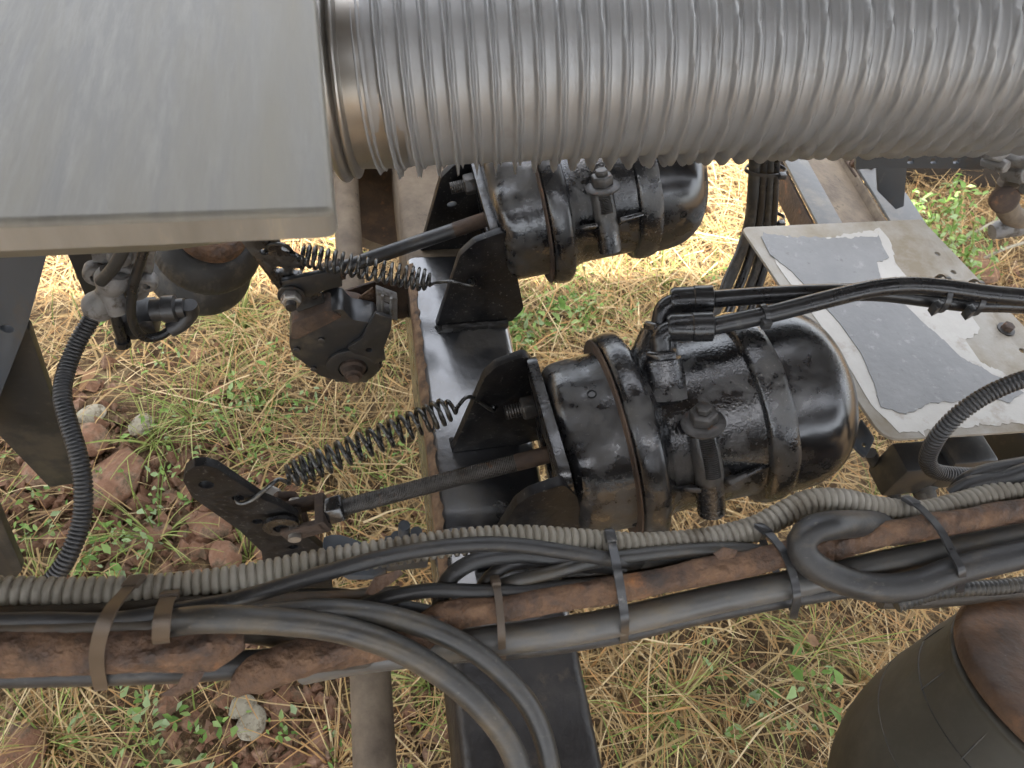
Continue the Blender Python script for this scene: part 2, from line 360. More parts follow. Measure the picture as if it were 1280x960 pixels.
BARE = [(150, 595, .13, 1.3), (290, 680, .12, 1.1), (330, 920, .11, 1.1), (70, 610, .08, 1), (230, 650, .09, 1.1), (400, 950, .08, .9), (1200, 350, .08, .5)]
GREENS = [(300, 500, .1, .7), (230, 540, .07, .7), (160, 690, .07, .9), (60, 640, .06, .9), (180, 440, .06, .35), (640, 400, .12, 1), (730, 380, .08, .8),
          (700, 400, .08, .9), (220, 940, .06, .5), (130, 900, .05, .4), (860, 900, .07, .5), (980, 850, .05, .5), (900, 350, .07, .6), (560, 640, .08, .6),
          (310, 570, .08, .7), (260, 430, .06, .3), (470, 560, .05, .5), (500, 900, .09, .6), (840, 310, .1, .6), (40, 730, .05, .6), (420, 500, .06, .5)]
x, y = scatter(110000)
keep = rng.random(len(x)) < (.9 - .9 * np.clip(px_mask(x, y, BARE), 0, .97)) * np.clip(.72 + .55 * clump(x, y, 7, 3), .15, 1)
x, y = x[keep], y[keep]; n = len(x)
az = rng.random(n) * 6.283 * .5 + 1.2 * clump(x, y, 3, 5) + (rng.random(n) < .5) * 3.14
tag(blades('dry_straw', x, y, gh(x, y) + rng.random(n) ** 2 * .05, .04 + .2 * rng.random(n) ** 1.7, az, rng.normal(.09, .22, n), rng.normal(.3, .45, n), .0012 + .0036 * rng.random(n) ** 2, 'straw', 4, .3),
    'pale dry straw matted over the ground', 'straw', kind='stuff')
x, y = scatter(90000)
keep = rng.random(len(x)) < (.36 * px_mask(x, y, GREENS) + .014) * (1 - .8 * np.clip(px_mask(x, y, BARE), 0, 1))
x, y = x[keep], y[keep]; n = len(x)
tag(blades('green_grass', x, y, gh(x, y), rng.uniform(.04, .13, n), rng.random(n) * 6.283, rng.uniform(.5, 1.4, n), rng.uniform(.2, 1.5, n), rng.uniform(.0014, .0036, n), 'grass_green', 4, .1),
    'green grass blades growing through the straw', 'grass', kind='stuff')
def leaves(name, x, y, z, size, m, flat=.5):
    n = len(x); az = rng.random(n) * 6.283; el = rng.normal(.25, flat, n); ro = rng.normal(0, flat, n)
    d = np.stack([np.cos(el) * np.cos(az), np.cos(el) * np.sin(az), np.sin(el)], -1)
    s = np.stack([-np.sin(az), np.cos(az), np.sin(ro)], -1); s /= np.linalg.norm(s, axis=1)[:, None]
    up = np.cross(d, s); o = np.stack([x, y, z], -1); L = size[:, None]; W = (size * rng.uniform(.17, .3, n))[:, None]
    p = [o, o + d * L * .4 + s * W + up * L * .08, o + d * L * .45 - up * L * .05, o + d * L * .4 - s * W + up * L * .08, o + d * L * .8 + s * W * .5, o + d * L - up * L * .12, o + d * L * .8 - s * W * .5]
    v = np.stack(p, 1).reshape(-1, 3); b = (np.arange(n) * 7)[:, None]
    q = np.concatenate([b + [[0, 1, 2, 2]], b + [[0, 2, 3, 3]]]); q1 = np.concatenate([b + [[1, 4, 5, 2]], b + [[2, 5, 6, 3]]])
    q0 = np.stack([b[:, 0], b[:, 0] + 1, b[:, 0] + 2, b[:, 0] + 3], -1)
    return np_mesh(name, v, np.concatenate([q0, q1]), m)
WX, WY, WZ, WS = [], [], [], []
def add_weed(cx, cy, n, spread, hgt, size):
    a = rng.random(n) * 6.283; r = spread * np.sqrt(rng.random(n))
    WX.append(cx + np.cos(a) * r); WY.append(cy + np.sin(a) * r); WZ.append(gh(WX[-1], WY[-1]) + rng.random(n) * hgt + .004); WS.append(rng.uniform(.6, 1.3, n) * size)
for (px, py, rad, s) in GREENS:
    c = at_z(px, py, 0)
    for k in range(int(13 * s * rad / .08)):
        add_weed(c.x + rng.normal(0, rad), c.y + rng.normal(0, rad), int(rng.integers(6, 15)), .024, .055, .0135)
for k in range(170):
    xx, yy = scatter(1); add_weed(xx[0], yy[0], int(rng.integers(3, 8)), .018, .04, .014)
for (px, py, k, sz) in [(640, 410, 60, .026), (690, 395, 40, .026), (590, 395, 30, .022), (740, 385, 20, .022), (215, 925, 22, .02), (265, 945, 14, .018), (170, 895, 12, .018), (150, 690, 26, .02), (180, 660, 20, .02), (320, 490, 25, .02), (1010, 855, 10, .03), (915, 870, 10, .025)]:
    c = at_z(px, py, .03); add_weed(c.x, c.y, k, .05, .06, sz)
tag(leaves('weed_leaves', np.concatenate(WX), np.concatenate(WY), np.concatenate(WZ), np.concatenate(WS), 'weed_leaf'),
    'small green broadleaf weeds spread through the straw', 'weeds', kind='stuff')
def tufts(n, spots):
    X_, Y_, A_ = [], [], []
    for k in range(n):
        if k % 2: px, py, rad, s_ = spots[int(rng.integers(len(spots)))]; c = at_z(px, py, 0); cx, cy = c.x + rng.normal(0, rad), c.y + rng.normal(0, rad)
        else: xx, yy = scatter(1); cx, cy = xx[0], yy[0]
        m_ = int(rng.integers(18, 55)); a_ = rng.random(m_) * 6.283; X_.append(cx + np.cos(a_) * rng.random(m_) * .014); Y_.append(cy + np.sin(a_) * rng.random(m_) * .014); A_.append(a_)
    return np.concatenate(X_), np.concatenate(Y_), np.concatenate(A_)
for nm, cnt, m_, lab, cat in (('grass_tufts', 45, 'grass_green', 'rooted tufts of green grass among the straw', 'grass'), ('straw_tufts', 130, 'straw', 'rooted tufts of dead grass bending outwards', 'straw')):
    x, y, a_ = tufts(cnt, GREENS if nm == 'grass_tufts' else [(900, 880, .25, 1), (100, 900, .2, 1), (300, 420, .25, 1), (800, 350, .25, 1), (1200, 300, .2, 1)]); n = len(x)
    tag(blades(nm, x, y, gh(x, y), rng.uniform(.05, .17, n), a_, rng.uniform(.45, 1.35, n), rng.uniform(.5, 2.0, n), rng.uniform(.0014, .0036, n), m_, 5, .1), lab, cat, kind='stuff')
x, y = scatter(1100); n = len(x)
tag(leaves('dry_leaves', x, y, gh(x, y) + rng.random(n) * .02 + .003, rng.uniform(.010, .028, n) + .035 * (rng.random(n) < .18), 'leaf_dry', .4), 'brown dry leaf bits scattered over the straw', 'dry leaves', kind='stuff')
# small clods
def rock(name, c, r, m, label, cat='stone', group=None, sq=(1, 1, .75), seed=0):
    rr = random.Random(seed); bm = bmesh.new(); bmesh.ops.create_icosphere(bm, subdivisions=3, radius=1)
    ps = [(Vector([rr.gauss(0, 1) for _ in range(3)]).normalized(), rr.uniform(.62, .95)) for _ in range(9)]
    for v in bm.verts:
        d = v.co.normalized(); k = 1
        for q, h in ps:
            t = d.dot(q)
            if t > 1e-3: k = min(k, h / t)
        v.co = Vector((d.x * k * sq[0], d.y * k * sq[1], d.z * k * sq[2])) * r * (1 + rr.gauss(0, .012))
    me = bpy.data.meshes.new(name); bm.to_mesh(me); bm.free(); me.materials.append(MATS[m])
    me.polygons.foreach_set('use_smooth', [True] * len(me.polygons)); me.set_sharp_from_angle(angle=R(40))
    o = bpy.data.objects.new(name, me); COL.objects.link(o); o.location = c; o.rotation_euler = (0, 0, rr.random() * 6)
    return tag(o, label, cat, group)
for px, py, r, m, lab, sq in [
    (305, 888, .018, 'stone_pale', 'upper of two pale rounded stones below the cable bundle', (1, 1, .8)),
    (316, 906, .020, 'stone_pale', 'lower of two pale rounded stones below the cable bundle', (1.1, .9, .8)),
    (152, 603, .05, 'stone_red', 'large flat reddish stone right of the black corrugated hose', (1.2, .8, .4)),
    (118, 563, .03, 'stone_red', 'orange red brick lump behind the black corrugated hose', (1, 1, .8)),
    (62, 600, .03, 'stone_red', 'reddish stone beside the tip of the dark hanger plate', (1, 1, .7)),
    (262, 664, .03, 'stone_red', 'flat reddish chip under the near slack adjuster arm', (1.3, .7, .35)),
    (193, 676, .024, 'stone_red', 'reddish chip left of the near slack adjuster arm', (.8, 1.2, .4)),
    (283, 702, .028, 'stone_red', 'pinkish wedge stone just above the corrugated conduit', (1, .8, .5)),
    (118, 528, .02, 'stone_pale', 'small pale stone right of the corrugated hose bend', (1.2, .9, .6)),
    (178, 535, .022, 'stone_pale', 'greyish stone in the straw left of the near return spring', (1, .9, .6)),
    (30, 950, .035, 'stone_red', 'rust coloured clod at the lower left picture corner', (1, 1, .7)),
    (1215, 340, .045, 'stone_red', 'flat tan stone beyond the pale cover plate', (1.3, 1, .5)),
]:
    r *= 1.15; c = at_z(px, py, 0); c.z = float(gh(c.x, c.y)) + r * sq[2] * .72 + .006; rock('stone', c, r, m, lab, seed=px, sq=sq)

def clods(n):
    b_ = MB(); oc = [Vector(p) for p in ((1, 0, 0), (-1, 0, 0), (0, 1, 0), (0, -1, 0), (0, 0, 1), (0, 0, -1))]
    fo = [(0, 2, 4), (2, 1, 4), (1, 3, 4), (3, 0, 4), (2, 0, 5), (1, 2, 5), (3, 1, 5), (0, 3, 5)]
    for k in range(n):
        px, py, rad, s_ = BARE[k % len(BARE)]; c = at_z(px, py, 0); xx, yy = c.x + rng.normal(0, rad * 1.1), c.y + rng.normal(0, rad * 1.1)
        r = .003 + .017 * rng.random() ** 4; p0 = Vector((xx, yy, float(gh(xx, yy)) + r * .4))
        b_.add([p0 + v * r * rng.uniform(.6, 1.3) + Vector(rng.normal(0, r * .2, 3)) for v in oc], fo)
    return b_
tag(clods(3400).build('soil_clods', 'stone_red', None, smooth=20), 'reddish soil crumbs on the bare patches', 'soil', kind='stuff')
# ================================================================== THE AXLE
AX0, AX1, AZT = .060, .176, .54
b = MB()
def beam(y0, y1, n=26):
    b = MB(); h, r = .125, .012; w = (AX1 - AX0) / 2; cx = (AX0 + AX1) / 2
    sec = []
    for sx, sz, a0 in ((1, 1, 0), (-1, 1, 90), (-1, -1, 180), (1, -1, 270)):
        for k in range(4):
            a = R(a0 + 30 * k); sec.append((sx * (w - r) + math.cos(a) * r, sz * (h / 2 - r) + math.sin(a) * r))
    m = len(sec); vs = []; fs = []
    for i in range(n + 1):
        yy = y0 + (y1 - y0) * i / n
        for sx, sz in sec: vs.append(Vector((cx + sx, yy, AZT - h / 2 + sz)))
    for i in range(n):
        for k in range(m):
            fs.append((i * m + k, i * m + (k + 1) % m, (i + 1) * m + (k + 1) % m, (i + 1) * m + k))
    fs += [tuple(range(m)), tuple(n * m + k for k in range(m))]
    return b.add(vs, fs)
axle = thing('axle_beam', 'black square steel axle beam running under both brake chambers', 'axle', (.118, .3, .415))
beam(.2205, .70).build('beam', 'paint_axle', axle)
mat('undercoat', [(.008, .007, .007), (.016, .014, .013), (.03, .026, .022)], 22, (.35, .6), bump=.0022, bscale=55, spots=(.06, .045, .032), spot_scale=34, spot_at=.62)
o = beam(-.45, .22).build('inner_beam', 'undercoat', axle); o['label'] = 'dull crackled near end of the axle'
o = beam(.7005, 1.55).build('outer_beam', 'dust_brown', axle); o['label'] = 'brown dusty far end of the axle'
# rust streak where paint has chipped along the left edge
def chip_strip(y0, y1):
    s = MB(); n = 60; vs = []; fs = []
    for i in range(n + 1):
        yy = y0 + (y1 - y0) * i / n; wd = -.002 + .004 * abs(math.sin(i * 1.7) * math.cos(i * .63 + 1))
        for px_, pz_ in ((AX0 - .0006, AZT - .016), (AX0 - .0002, AZT - .006), (AX0 + .004, AZT - .0008), (AX0 + .0085 + wd, AZT + .0004)): vs.append(Vector((px_, yy, pz_)))
    for i in range(n):
        for k in range(3): fs.append((i * 4 + k, i * 4 + k + 1, i * 4 + k + 5, i * 4 + k + 4))
    return s.add(vs, fs)
mat('chip_rust', [(.03, .022, .016), (.15, .09, .05), (.26, .17, .1)], 60, (.7, .9), bump=.0006, bscale=200)
chip_strip(.24, .69).build('chipped_edge', 'chip_rust', axle)

# ================================================================== BRAKE CHAMBERS AND THEIR BRACKETS
PHI, PSI = R(13), R(3)
A = Vector((math.cos(PHI) * math.cos(PSI), math.cos(PHI) * math.sin(PSI), math.sin(PHI)))      # chamber axis, rising to the right
AH = Vector((math.cos(PSI), math.sin(PSI), 0)); U = Vector((-math.sin(PSI), math.cos(PSI), 0)); W = A.cross(U)
EL = R(52)
NF = (-math.cos(EL) * U + math.sin(EL) * W)                       # side of the chamber that faces up and to the near side
TD = (-math.sin(EL) * U - math.cos(EL) * W)                       # tangent pointing down the near side
def smoothprof(p, n=4):
    P = [Vector((s, r, 0)) for s, r in p]; q = spline(P, n); return [(v.x, max(v.y, .0005)) for v in q]

def bracket(name, label, O, Ynear, Yfar, group, trace, hole_sh):
    t = thing(name, label, 'bracket', (O.x - .05, O.y, AZT), group)
    th = .009
    def P(s, h): return O + A * s + W * h
    zt = .105                                         # height of the web's upper edge above the chamber axis
    def base_s(s, h): return P(s, h)
    # flanges: stand on the axle, taper away from the web; both share one outline
    ytr, poly = trace; o2 = O + U * ytr
    sh_ = [((at_plane(px, py, o2, U) - o2).dot(A), (at_plane(px, py, o2, U) - o2).dot(W)) for px, py in poly]
    top = max(h for s_, h in sh_)
    web = [P(-th, 0) + U * u + W * h for u, h in ((Ynear - O.y + .002, -.085), (Yfar - O.y - .002, -.085), (Yfar - O.y - .002, top - .012), (Yfar - O.y - .012, top - .002), (Ynear - O.y + .012, top - .002), (Ynear - O.y + .002, top - .012))]
    hole = circle3(P(-th, 0), U, W, .02, 14)
    MB().plate(rounded(web, [.001, .001, .008, .01, .01, .008]), A * th, [hole]).build('web', 'paint_black', t, bevel=.0022)
    obs = []
    for yy, sg in ((Yfar, -1), (Ynear, 1)):
        o3 = O + U * (yy - O.y); out = [o3 + A * s_ + W * h for s_, h in sh_]
        out = [p if p.z > AZT + .001 else Vector((p.x, p.y, AZT + .001)) for p in out]
        hc = o3 + A * hole_sh[0] + W * hole_sh[1]
        MB().plate(rounded(out, [.002, .004, .004, .007, .005, .006, .002]), U * (sg * th), [circle3(hc, A, W, .0062, 12, .0042)]).build('flange', 'paint_satin', t, bevel=.0018)
        bl, br = out[0], out[-1]; br = Vector((min(br.x, AX1 - .004), br.y, AZT))
        pts = [Vector((bl.x + (br.x - bl.x) * i / 14, bl.y + (br.y - bl.y) * i / 14 + random.gauss(0, .0008), AZT + random.gauss(.001, .0008))) for i in range(15)]
        MB().tube([p - U * (sg * .003) for p in pts], .006, 8).build('weld_bead', 'weld', t)
        obs.append(hc)
    # mounting studs with nuts on the web's left side
    for uu, hh in ((.048, .012), (-.048, -.03)):
        s = P(-th, hh) + U * uu
        nut = MB().hexnut(s, -A, .0125, .013).build('nut', 'bolt_dark', t, bevel=.0008)
        st = MB(); k = 12; prof = []
        for i in range(k * 2): prof.append((-.001 + .030 * i / (k * 2 - 1), .0072 if i % 2 else .0064))
        st.lathe(s, -A, prof, 12).build('stud', 'bolt_dark', nut)
    return t, obs

def bolt_head(t, o, a, r, name='release_bolt', m='bolt_dark'):
    b_ = MB().lathe(o, a, [(0, r * 1.5), (.002, r * 1.55), (.0035, r * 1.4), (.005, r * 1.05)], 24).build('washer', m, t)
    h = MB().hexnut(Vector(o) + Vector(a) * .0045, a, r, r * .9).build('bolt_head', m, t, bevel=.0006)
    MB().hexnut(Vector(o) + Vector(a) * (.0045 + r * .88), a, r * .58, r * .5).build('bolt_tip', m, h, bevel=.0005)

def chamber(name, label, O, sc, c_at, r_at, L, group):
    t = thing(name, label, 'brake chamber', O + A * L * .5 - Z * .09, group)
    def P(s, n=0, td=0): return O + A * s + NF * n + TD * td
    q = sc
    # service housing with a pressed-in notch beside the bracket
    prof = smoothprof([(0, .001), (0, .04), (.001, .068 * q), (.006, .078 * q), (.016, .082 * q), (c_at - .022, .083 * q), (c_at - .014, .084 * q), (c_at - .010, .089 * q), (c_at - .004, .0905 * q)])
    ang0 = math.pi / 2
    def dent(s, th):
        d = (th - 1.9 + math.pi) % (2 * math.pi) - math.pi
        return 1 - .16 * math.exp(-(d / .22) ** 2) * max(0, 1 - s / .034) ** .5
    MB().lathe(O, A, prof, 72, u=U, wob=dent).build('housing', 'paint_black', t, smooth=50)
    # clamp band
    cp = smoothprof([(c_at - .0125, .088 * q), (c_at - .0115, .094 * q), (c_at - .006, .0975 * q), (c_at + .004, .0985 * q), (c_at + .0105, .0955 * q), (c_at + .0125, .089 * q)], 3)
    cb = MB().lathe(O, A, cp, 72, u=U).build('clamp_band', 'paint_black', t, smooth=50)
    MB().lathe(O, A, [(c_at - .0155, .0895 * q), (c_at - .015, .0945 * q), (c_at - .0135, .0955 * q), (c_at - .0122, .092 * q)], 72, u=U).build('clamp_lip', 'rust_dark', cb)
    # clamp lug and its bolt on the near lower side
    for ang in (((74, ),) if sc > .95 else ((-52, ),)):
        aa = R(ang[0]); dr = NF * math.cos(aa) + TD * math.sin(aa); tn = -NF * math.sin(aa) + TD * math.cos(aa)
        c = O + A * c_at + dr * .105 * q
        MB().box(c - tn * .009, (A, dr, tn), (.0125, .014, .0035)).box(c + tn * .012, (A, dr, tn), (.0125, .014, .0035)).build('clamp_lug', 'paint_black', cb, bevel=.002)
        MB().cyl(c - tn * .03, c + tn * .032, .0055, 12).hexnut(c - tn * .0125, -tn, .0105, .010).hexnut(c + tn * .0155, tn, .0105, .010).build('clamp_bolt', 'bolt_dark', cb, bevel=.0006)
    # cast middle body
    bp = smoothprof([(c_at + .006, .086 * q), (c_at + .012, .0875 * q), (c_at + .018, .083 * q), (c_at + .03, .0795 * q), (r_at - .02, .0805 * q), (r_at - .014, .0825 * q), (r_at - .006, .084 * q)])
    MB().lathe(O, A, bp, 72, u=U).build('cast_body', 'paint_cast', t, smooth=50)
    # crimped ring
    rp = smoothprof([(r_at - .014, .083 * q), (r_at - .012, .088 * q), (r_at - .004, .0905 * q), (r_at + .006, .0900 * q), (r_at + .011, .0875 * q), (r_at + .014, .084 * q)], 3)
    def rwob(s, th): return 1 + .006 * math.sin(th * 9 + s * 300) * math.cos(th * 4.3 + 1)
    MB().lathe(O, A, rp, 90, u=U, wob=rwob).build('crimped_ring', 'paint_cast', t, smooth=50)
    # dome
    D = L - r_at
    dp = smoothprof([(r_at + .006, .0865 * q), (r_at + .36 * D, .0865 * q), (r_at + .58 * D, .083 * q), (r_at + .76 * D, .0735 * q), (r_at + .89 * D, .058 * q), (r_at + .97 * D, .036 * q), (L, .012), (L + .0005, .001)], 5)
    dm = MB().lathe(O, A, dp, 72, u=U).build('dome', 'paint_dome', t, smooth=60)
    # small vent holes: recessed plugs
    for s, aa, rr in ((.035, -38, .083), (.052, 62, .0835), (r_at + .42 * D, 42, .0862)):
        dr = NF * math.cos(R(aa)) + TD * math.sin(R(aa)); c = O + A * s + dr * rr * q
        MB().lathe(c - dr * .002, dr, [(0, .0042), (.0022, .0042), (.0025, .0034), (.0012, .003)], 12).build('vent_hole', 'hole_dark', t)
    # stored release bolt in its cast pocket, with a web of cast ribs either side
    s0 = c_at + .048
    c0 = P(s0, .091 * q, -.008 if sc > .95 else .012)
    bolt_head(t, c0, -TD * .8 + NF * .6, .0118)
    pk = MB().tube(spline([P(s0, .080 * q, .002), P(s0, .0785 * q, .028), P(s0, .068 * q, .052), P(s0, .058 * q, .073)], 6), .0122, 16)
    pk.build('bolt_pocket', 'paint_cast', t)
    th = MB(); pts = [P(s0, .090 * q, -.006), P(s0, .0905 * q, .016), P(s0, .0865 * q, .038)]
    pp, LL = resample(spline(pts, 10), .00085); th.tube(pp, [.0068 if i % 2 else .0058 for i in range(len(pp))], 14).build('bolt_thread', 'bolt_dark', t)
    for sg, ln in ((1, .046), (-1, .022)):
        a0 = P(s0 + sg * .012, .067 * q, .044); a1 = P(s0 + sg * (.012 + ln), .067 * q, .040); a2 = P(s0 + sg * .012, .086 * q, .044)
        MB().plate([a0, a1, a2], TD * .005).build('cast_rib', 'paint_cast', t, bevel=.0015)
    return t

ON = Vector((.172, .350, .620)); OF = Vector((.152, .650, .648))
G_B = 'chamber brackets welded on the axle'; G_C = 'spring brake chambers on the axle'
brN, holesN = bracket('chamber_bracket', 'black folded steel bracket carrying the nearer brake chamber', ON, ON.y - .072, ON.y + .070, G_B, (.070, [(563, 558), (604, 462), (618, 449), (655, 435), (672, 455), (690, 536), (650, 547)]), (-.048, .006))
brF, holesF = bracket('chamber_bracket', 'black folded steel bracket of the farther brake chamber, below the silver flex pipe', OF, OF.y - .066, OF.y + .074, G_B, (-.066, [(545, 414), (575, 320), (594, 303), (632, 289), (641, 320), (655, 386), (640, 402)]), (-.040, -.026))
chN = chamber('brake_chamber', 'large glossy black brake chamber in the centre with two air hoses', ON, 1.0, .067, .183, .272, G_C)
chF = chamber('brake_chamber', 'farther black brake chamber half hidden behind the silver flex pipe', OF, .93, .064, .163, .243, G_C)

# ------------------------------------------------------------------ push rods, clevises, slack adjusters, return springs
def threaded(b, p, q, r, pitch=.0017):
    pp, L = resample([Vector(p), Vector(q)], pitch / 2)
    return b.tube(pp, [r if i % 2 else r * .93 for i in range(len(pp))], 16)
RN0 = ON + A * .01; RN1 = at_y(414, 638, .345)
k = .17
threaded(MB(), RN0.lerp(RN1, .21), RN1, .0083).build('push_rod', 'bolt_dark', chN)
MB().cyl(RN0, RN0.lerp(RN1, .215), .0082, 16).build('rod_shank', 'rust_dark', chN)
RF0 = OF + A * .01; RF1 = at_y(425, 336, .642)
MB().cyl(RF0.lerp(RF1, .28), RF1, .0084, 16).build('push_rod', 'paint_flat', chF)
MB().cyl(RF0, RF0.lerp(RF1, .285), .0086, 16).build('rod_shank', 'rust_dark', chF)

def trace_y(pts, y): return [at_y(px, py, y) for px, py in pts]
def hole_y(px, py, y, r, n=12): return circle3(at_y(px, py, y), X, Z, r, n)

# near slack adjuster
G_S = 'slack adjusters on the camshafts'
sN = thing('slack_adjuster', 'black slack adjuster arm with round end and holes at left of the near push rod', 'slack adjuster', at_y(370, 690, .345) - Z * .08, G_S)
YA = .338
arm = [(229, 602), (232, 590), (243, 583), (258, 582), (272, 586), (330, 625), (352, 634), (372, 646), (385, 672), (408, 690), (420, 760), (335, 760), (327, 690), (300, 664), (240, 622)]
MB().plate(trace_y(arm, YA), U * .0085 + Y * 0, [hole_y(258, 606, YA, .0062, 14), hole_y(298, 623, YA, .0052, 12), hole_y(322, 652, YA, .0048, 12), hole_y(367, 684, YA, .0046, 12)]).build('arm_plate', 'paint_satin', sN, bevel=.0022)
# rear cheek of the fork arm, with the pin boss
arm2 = [(330, 640), (345, 622), (370, 622), (382, 640), (395, 690), (410, 760), (345, 760)]
MB().plate(trace_y(arm2, YA + .034), Y * .008).build('cheek', 'rust_dark', sN, bevel=.002)
bc = at_y(352, 650, YA)
MB().lathe(bc - Y * .004, -Y, [(0, .017), (.004, .0165), (.005, .0075), (-.004, .007)], 20).build('pin_boss', 'paint_black', sN)
bo = at_y(370, 760, YA + .015)
MB().lathe(bo - Y * .03, Y, [(0, .03), (.004, .043), (.05, .043), (.054, .03)], 32).build('gear_housing', 'paint_black', sN, bevel=.001)
MB().hexnut(at_y(340, 628, YA + .04) + Y * .004, -Y * .2 + Z, .011, .014).build('nut', 'zinc', sN, bevel=.0006)
MB().cyl(at_y(365, 700, YA) - Y * .014, at_y(365, 700, YA) + Y * .03, .011, 14).build('worm_shaft', 'rust_dark', sN)
# clevis: U fork + threaded nut on the near rod
cv = thing('clevis', 'dark rusty fork clevis joining the near push rod to the slack adjuster', 'clevis', RN1 - Z * .03)
dv = (RN0 - RN1).normalized(); sdv = Y; up = dv.cross(sdv) * -1
MB().lathe(RN1 - dv * .004, dv, [(0, .012), (.004, .0145), (.016, .0145), (.018, .012)], 6).build('lock_nut', 'paint_black', cv, bevel=.0008)
MB().box(RN1 - dv * .008, (dv, Y, up), (.005, .0165, .0115)).build('fork_base', 'rust_dark', cv, bevel=.003)
for sg in (-1, 1):
    MB().box(RN1 - dv * .026 + Y * sg * .0135, (dv, Y, up), (.021, .003, .0105)).build('fork_leg', 'rust_dark', cv, bevel=.002)
MB().cyl(RN1 - dv * .036 - Y * .021, RN1 - dv * .036 + Y * .021, .006, 14).build('clevis_pin', 'zinc', cv)

# far slack adjuster
YF = .62
sF = thing('slack_adjuster', 'black and rusty slack adjuster with bolted cover beside the far return spring', 'slack adjuster', at_y(430, 440, YF) - Z * .05, G_S)
armF = [(290, 285), (338, 285), (352, 316), (356, 345), (352, 362), (366, 392), (374, 400), (378, 412), (352, 372), (346, 362), (300, 302)]
armF = [(285, 280), (340, 285), (352, 312), (383, 330), (372, 350), (402, 368), (408, 384), (380, 398), (350, 365)]
MB().plate(trace_y(armF, YF), Y * .009, [hole_y(330, 315, YF, .0046, 10), hole_y(349, 338, YF, .0055, 12), hole_y(371, 340, YF, .006, 12)]).build('arm_plate', 'paint_black', sF, bevel=.002)
body = [(378, 404), (412, 388), (428, 386), (440, 400), (470, 404), (481, 436), (476, 462), (458, 477), (425, 477), (400, 470), (378, 452), (366, 444), (361, 428), (366, 408)]
MB().plate(rounded(trace_y(body, YF - .012), .006, 3), Y * .036).build('gear_housing', 'paint_flat', sF, bevel=.003)
MB().plate(rounded(trace_y([(365, 404), (410, 388), (428, 396), (372, 424), (364, 424)], YF - .0145), .004), Y * .03).build('housing_shoulder', 'rust_dark', sF, bevel=.002)
MB().tube(spline([at_y(412, 392, YF + .03), at_y(425, 382, YF + .03), at_y(445, 384, YF + .03), at_y(455, 402, YF + .03)], 5), .017, 14).build('worm_boss', 'rust_dark', sF)
cc = at_y(441, 456, YF - .013)
MB().lathe(cc, -Y, [(0, .033), (.004, .033), (.006, .028), (.0062, .019), (.003, .018)], 36).build('cover_ring', 'paint_flat', sF)
MB().lathe(cc, -Y, [(0, .017), (.008, .016), (.010, .0125), (.018, .0115), (.019, .008), (.023, .0075)], 18).build('shaft_end', 'rust_dark', sF)
for px, py in ((371, 436), (392, 460), (422, 473), (456, 474), (474, 456), (402, 424)):
    MB().hexnut(at_y(px, py, YF - .012), -Y, .0042, .003, 8).build('cover_screw', 'bolt_dark', sF)
lev = [(434, 436), (452, 424), (466, 398), (470, 392), (490, 398), (489, 412), (480, 436), (482, 450), (462, 458)]
MB().plate(trace_y(lev, YF - .019), Y * .006, [hole_y(461, 438, YF - .019, .004, 10)]).build('control_arm', 'paint_flat', sF, bevel=.002)
# clevis and pin of the far rod
cF = thing('clevis', 'dark clevis with hex nut where the far slack adjuster meets its rod', 'clevis', at_y(372, 352, YF) - Z * .02)
MB().plate(trace_y([(352, 352), (390, 344), (424, 338), (428, 358), (396, 366), (388, 372), (356, 366)], YF - .010), Y * .007).build('fork_leg', 'paint_flat', cF, bevel=.002)
MB().plate(trace_y([(360, 352), (390, 344), (428, 338), (428, 358), (396, 366)], YF + .03), Y * .007).build('fork_leg', 'rust_dark', cF, bevel=.002)
MB().cyl(RF1 - X * .02 - Z * .008, RF1 + X * .002, .0125, 14).build('fork_base', 'rust_dark', cF)
np_ = at_y(364, 368, YF - .010)
MB().lathe(np_, -Y, [(0, .015), (.003, .015)], 20).build('washer', 'bolt_dark', cF)
MB().hexnut(np_ - Y * .003, -Y, .0115, .011).build('hex_nut', 'zinc', cF, bevel=.0008)
MB().cyl(np_ - Y * .014, np_ - Y * .021, .006, 12).build('bolt_end', 'bolt_dark', cF)
# sensor bracket right of it
sbk = thing('sensor_bracket', 'rusty bent sheet bracket with a grey plastic clip by the far slack adjuster', 'bracket', at_y(470, 380, YF + .02) - Z * .03)
MB().plate(trace_y([(402, 382), (432, 364), (470, 352), (512, 350), (520, 395), (470, 404), (430, 398)], YF + .05), Y * .004).build('back_plate', 'rust_dark', sbk, bevel=.001)
MB().plate(trace_y([(430, 386), (466, 360), (470, 392), (462, 404), (446, 400)], YF + .028), Y * .003).build('bent_leaf', 'rust_brown', sbk, bevel=.001)
clp = [at_y(470, 364, YF), at_y(497, 374, YF), at_y(497, 402, YF), at_y(471, 390, YF)]
cx_ = sum(clp, Vector()) / 4
MB().plate(clp, Y * .012, [[cx_ + (p - cx_) * .32 for p in clp]]).build('clip', 'cast_alu', sbk, bevel=.0015)
for kx in (478, 489): MB().cyl(at_y(kx, 366 + (kx - 470) * .35, YF - .002), at_y(kx, 392 + (kx - 470) * .35, YF - .002), .0022, 6).build('clip_ridge', 'cast_alu', sbk)

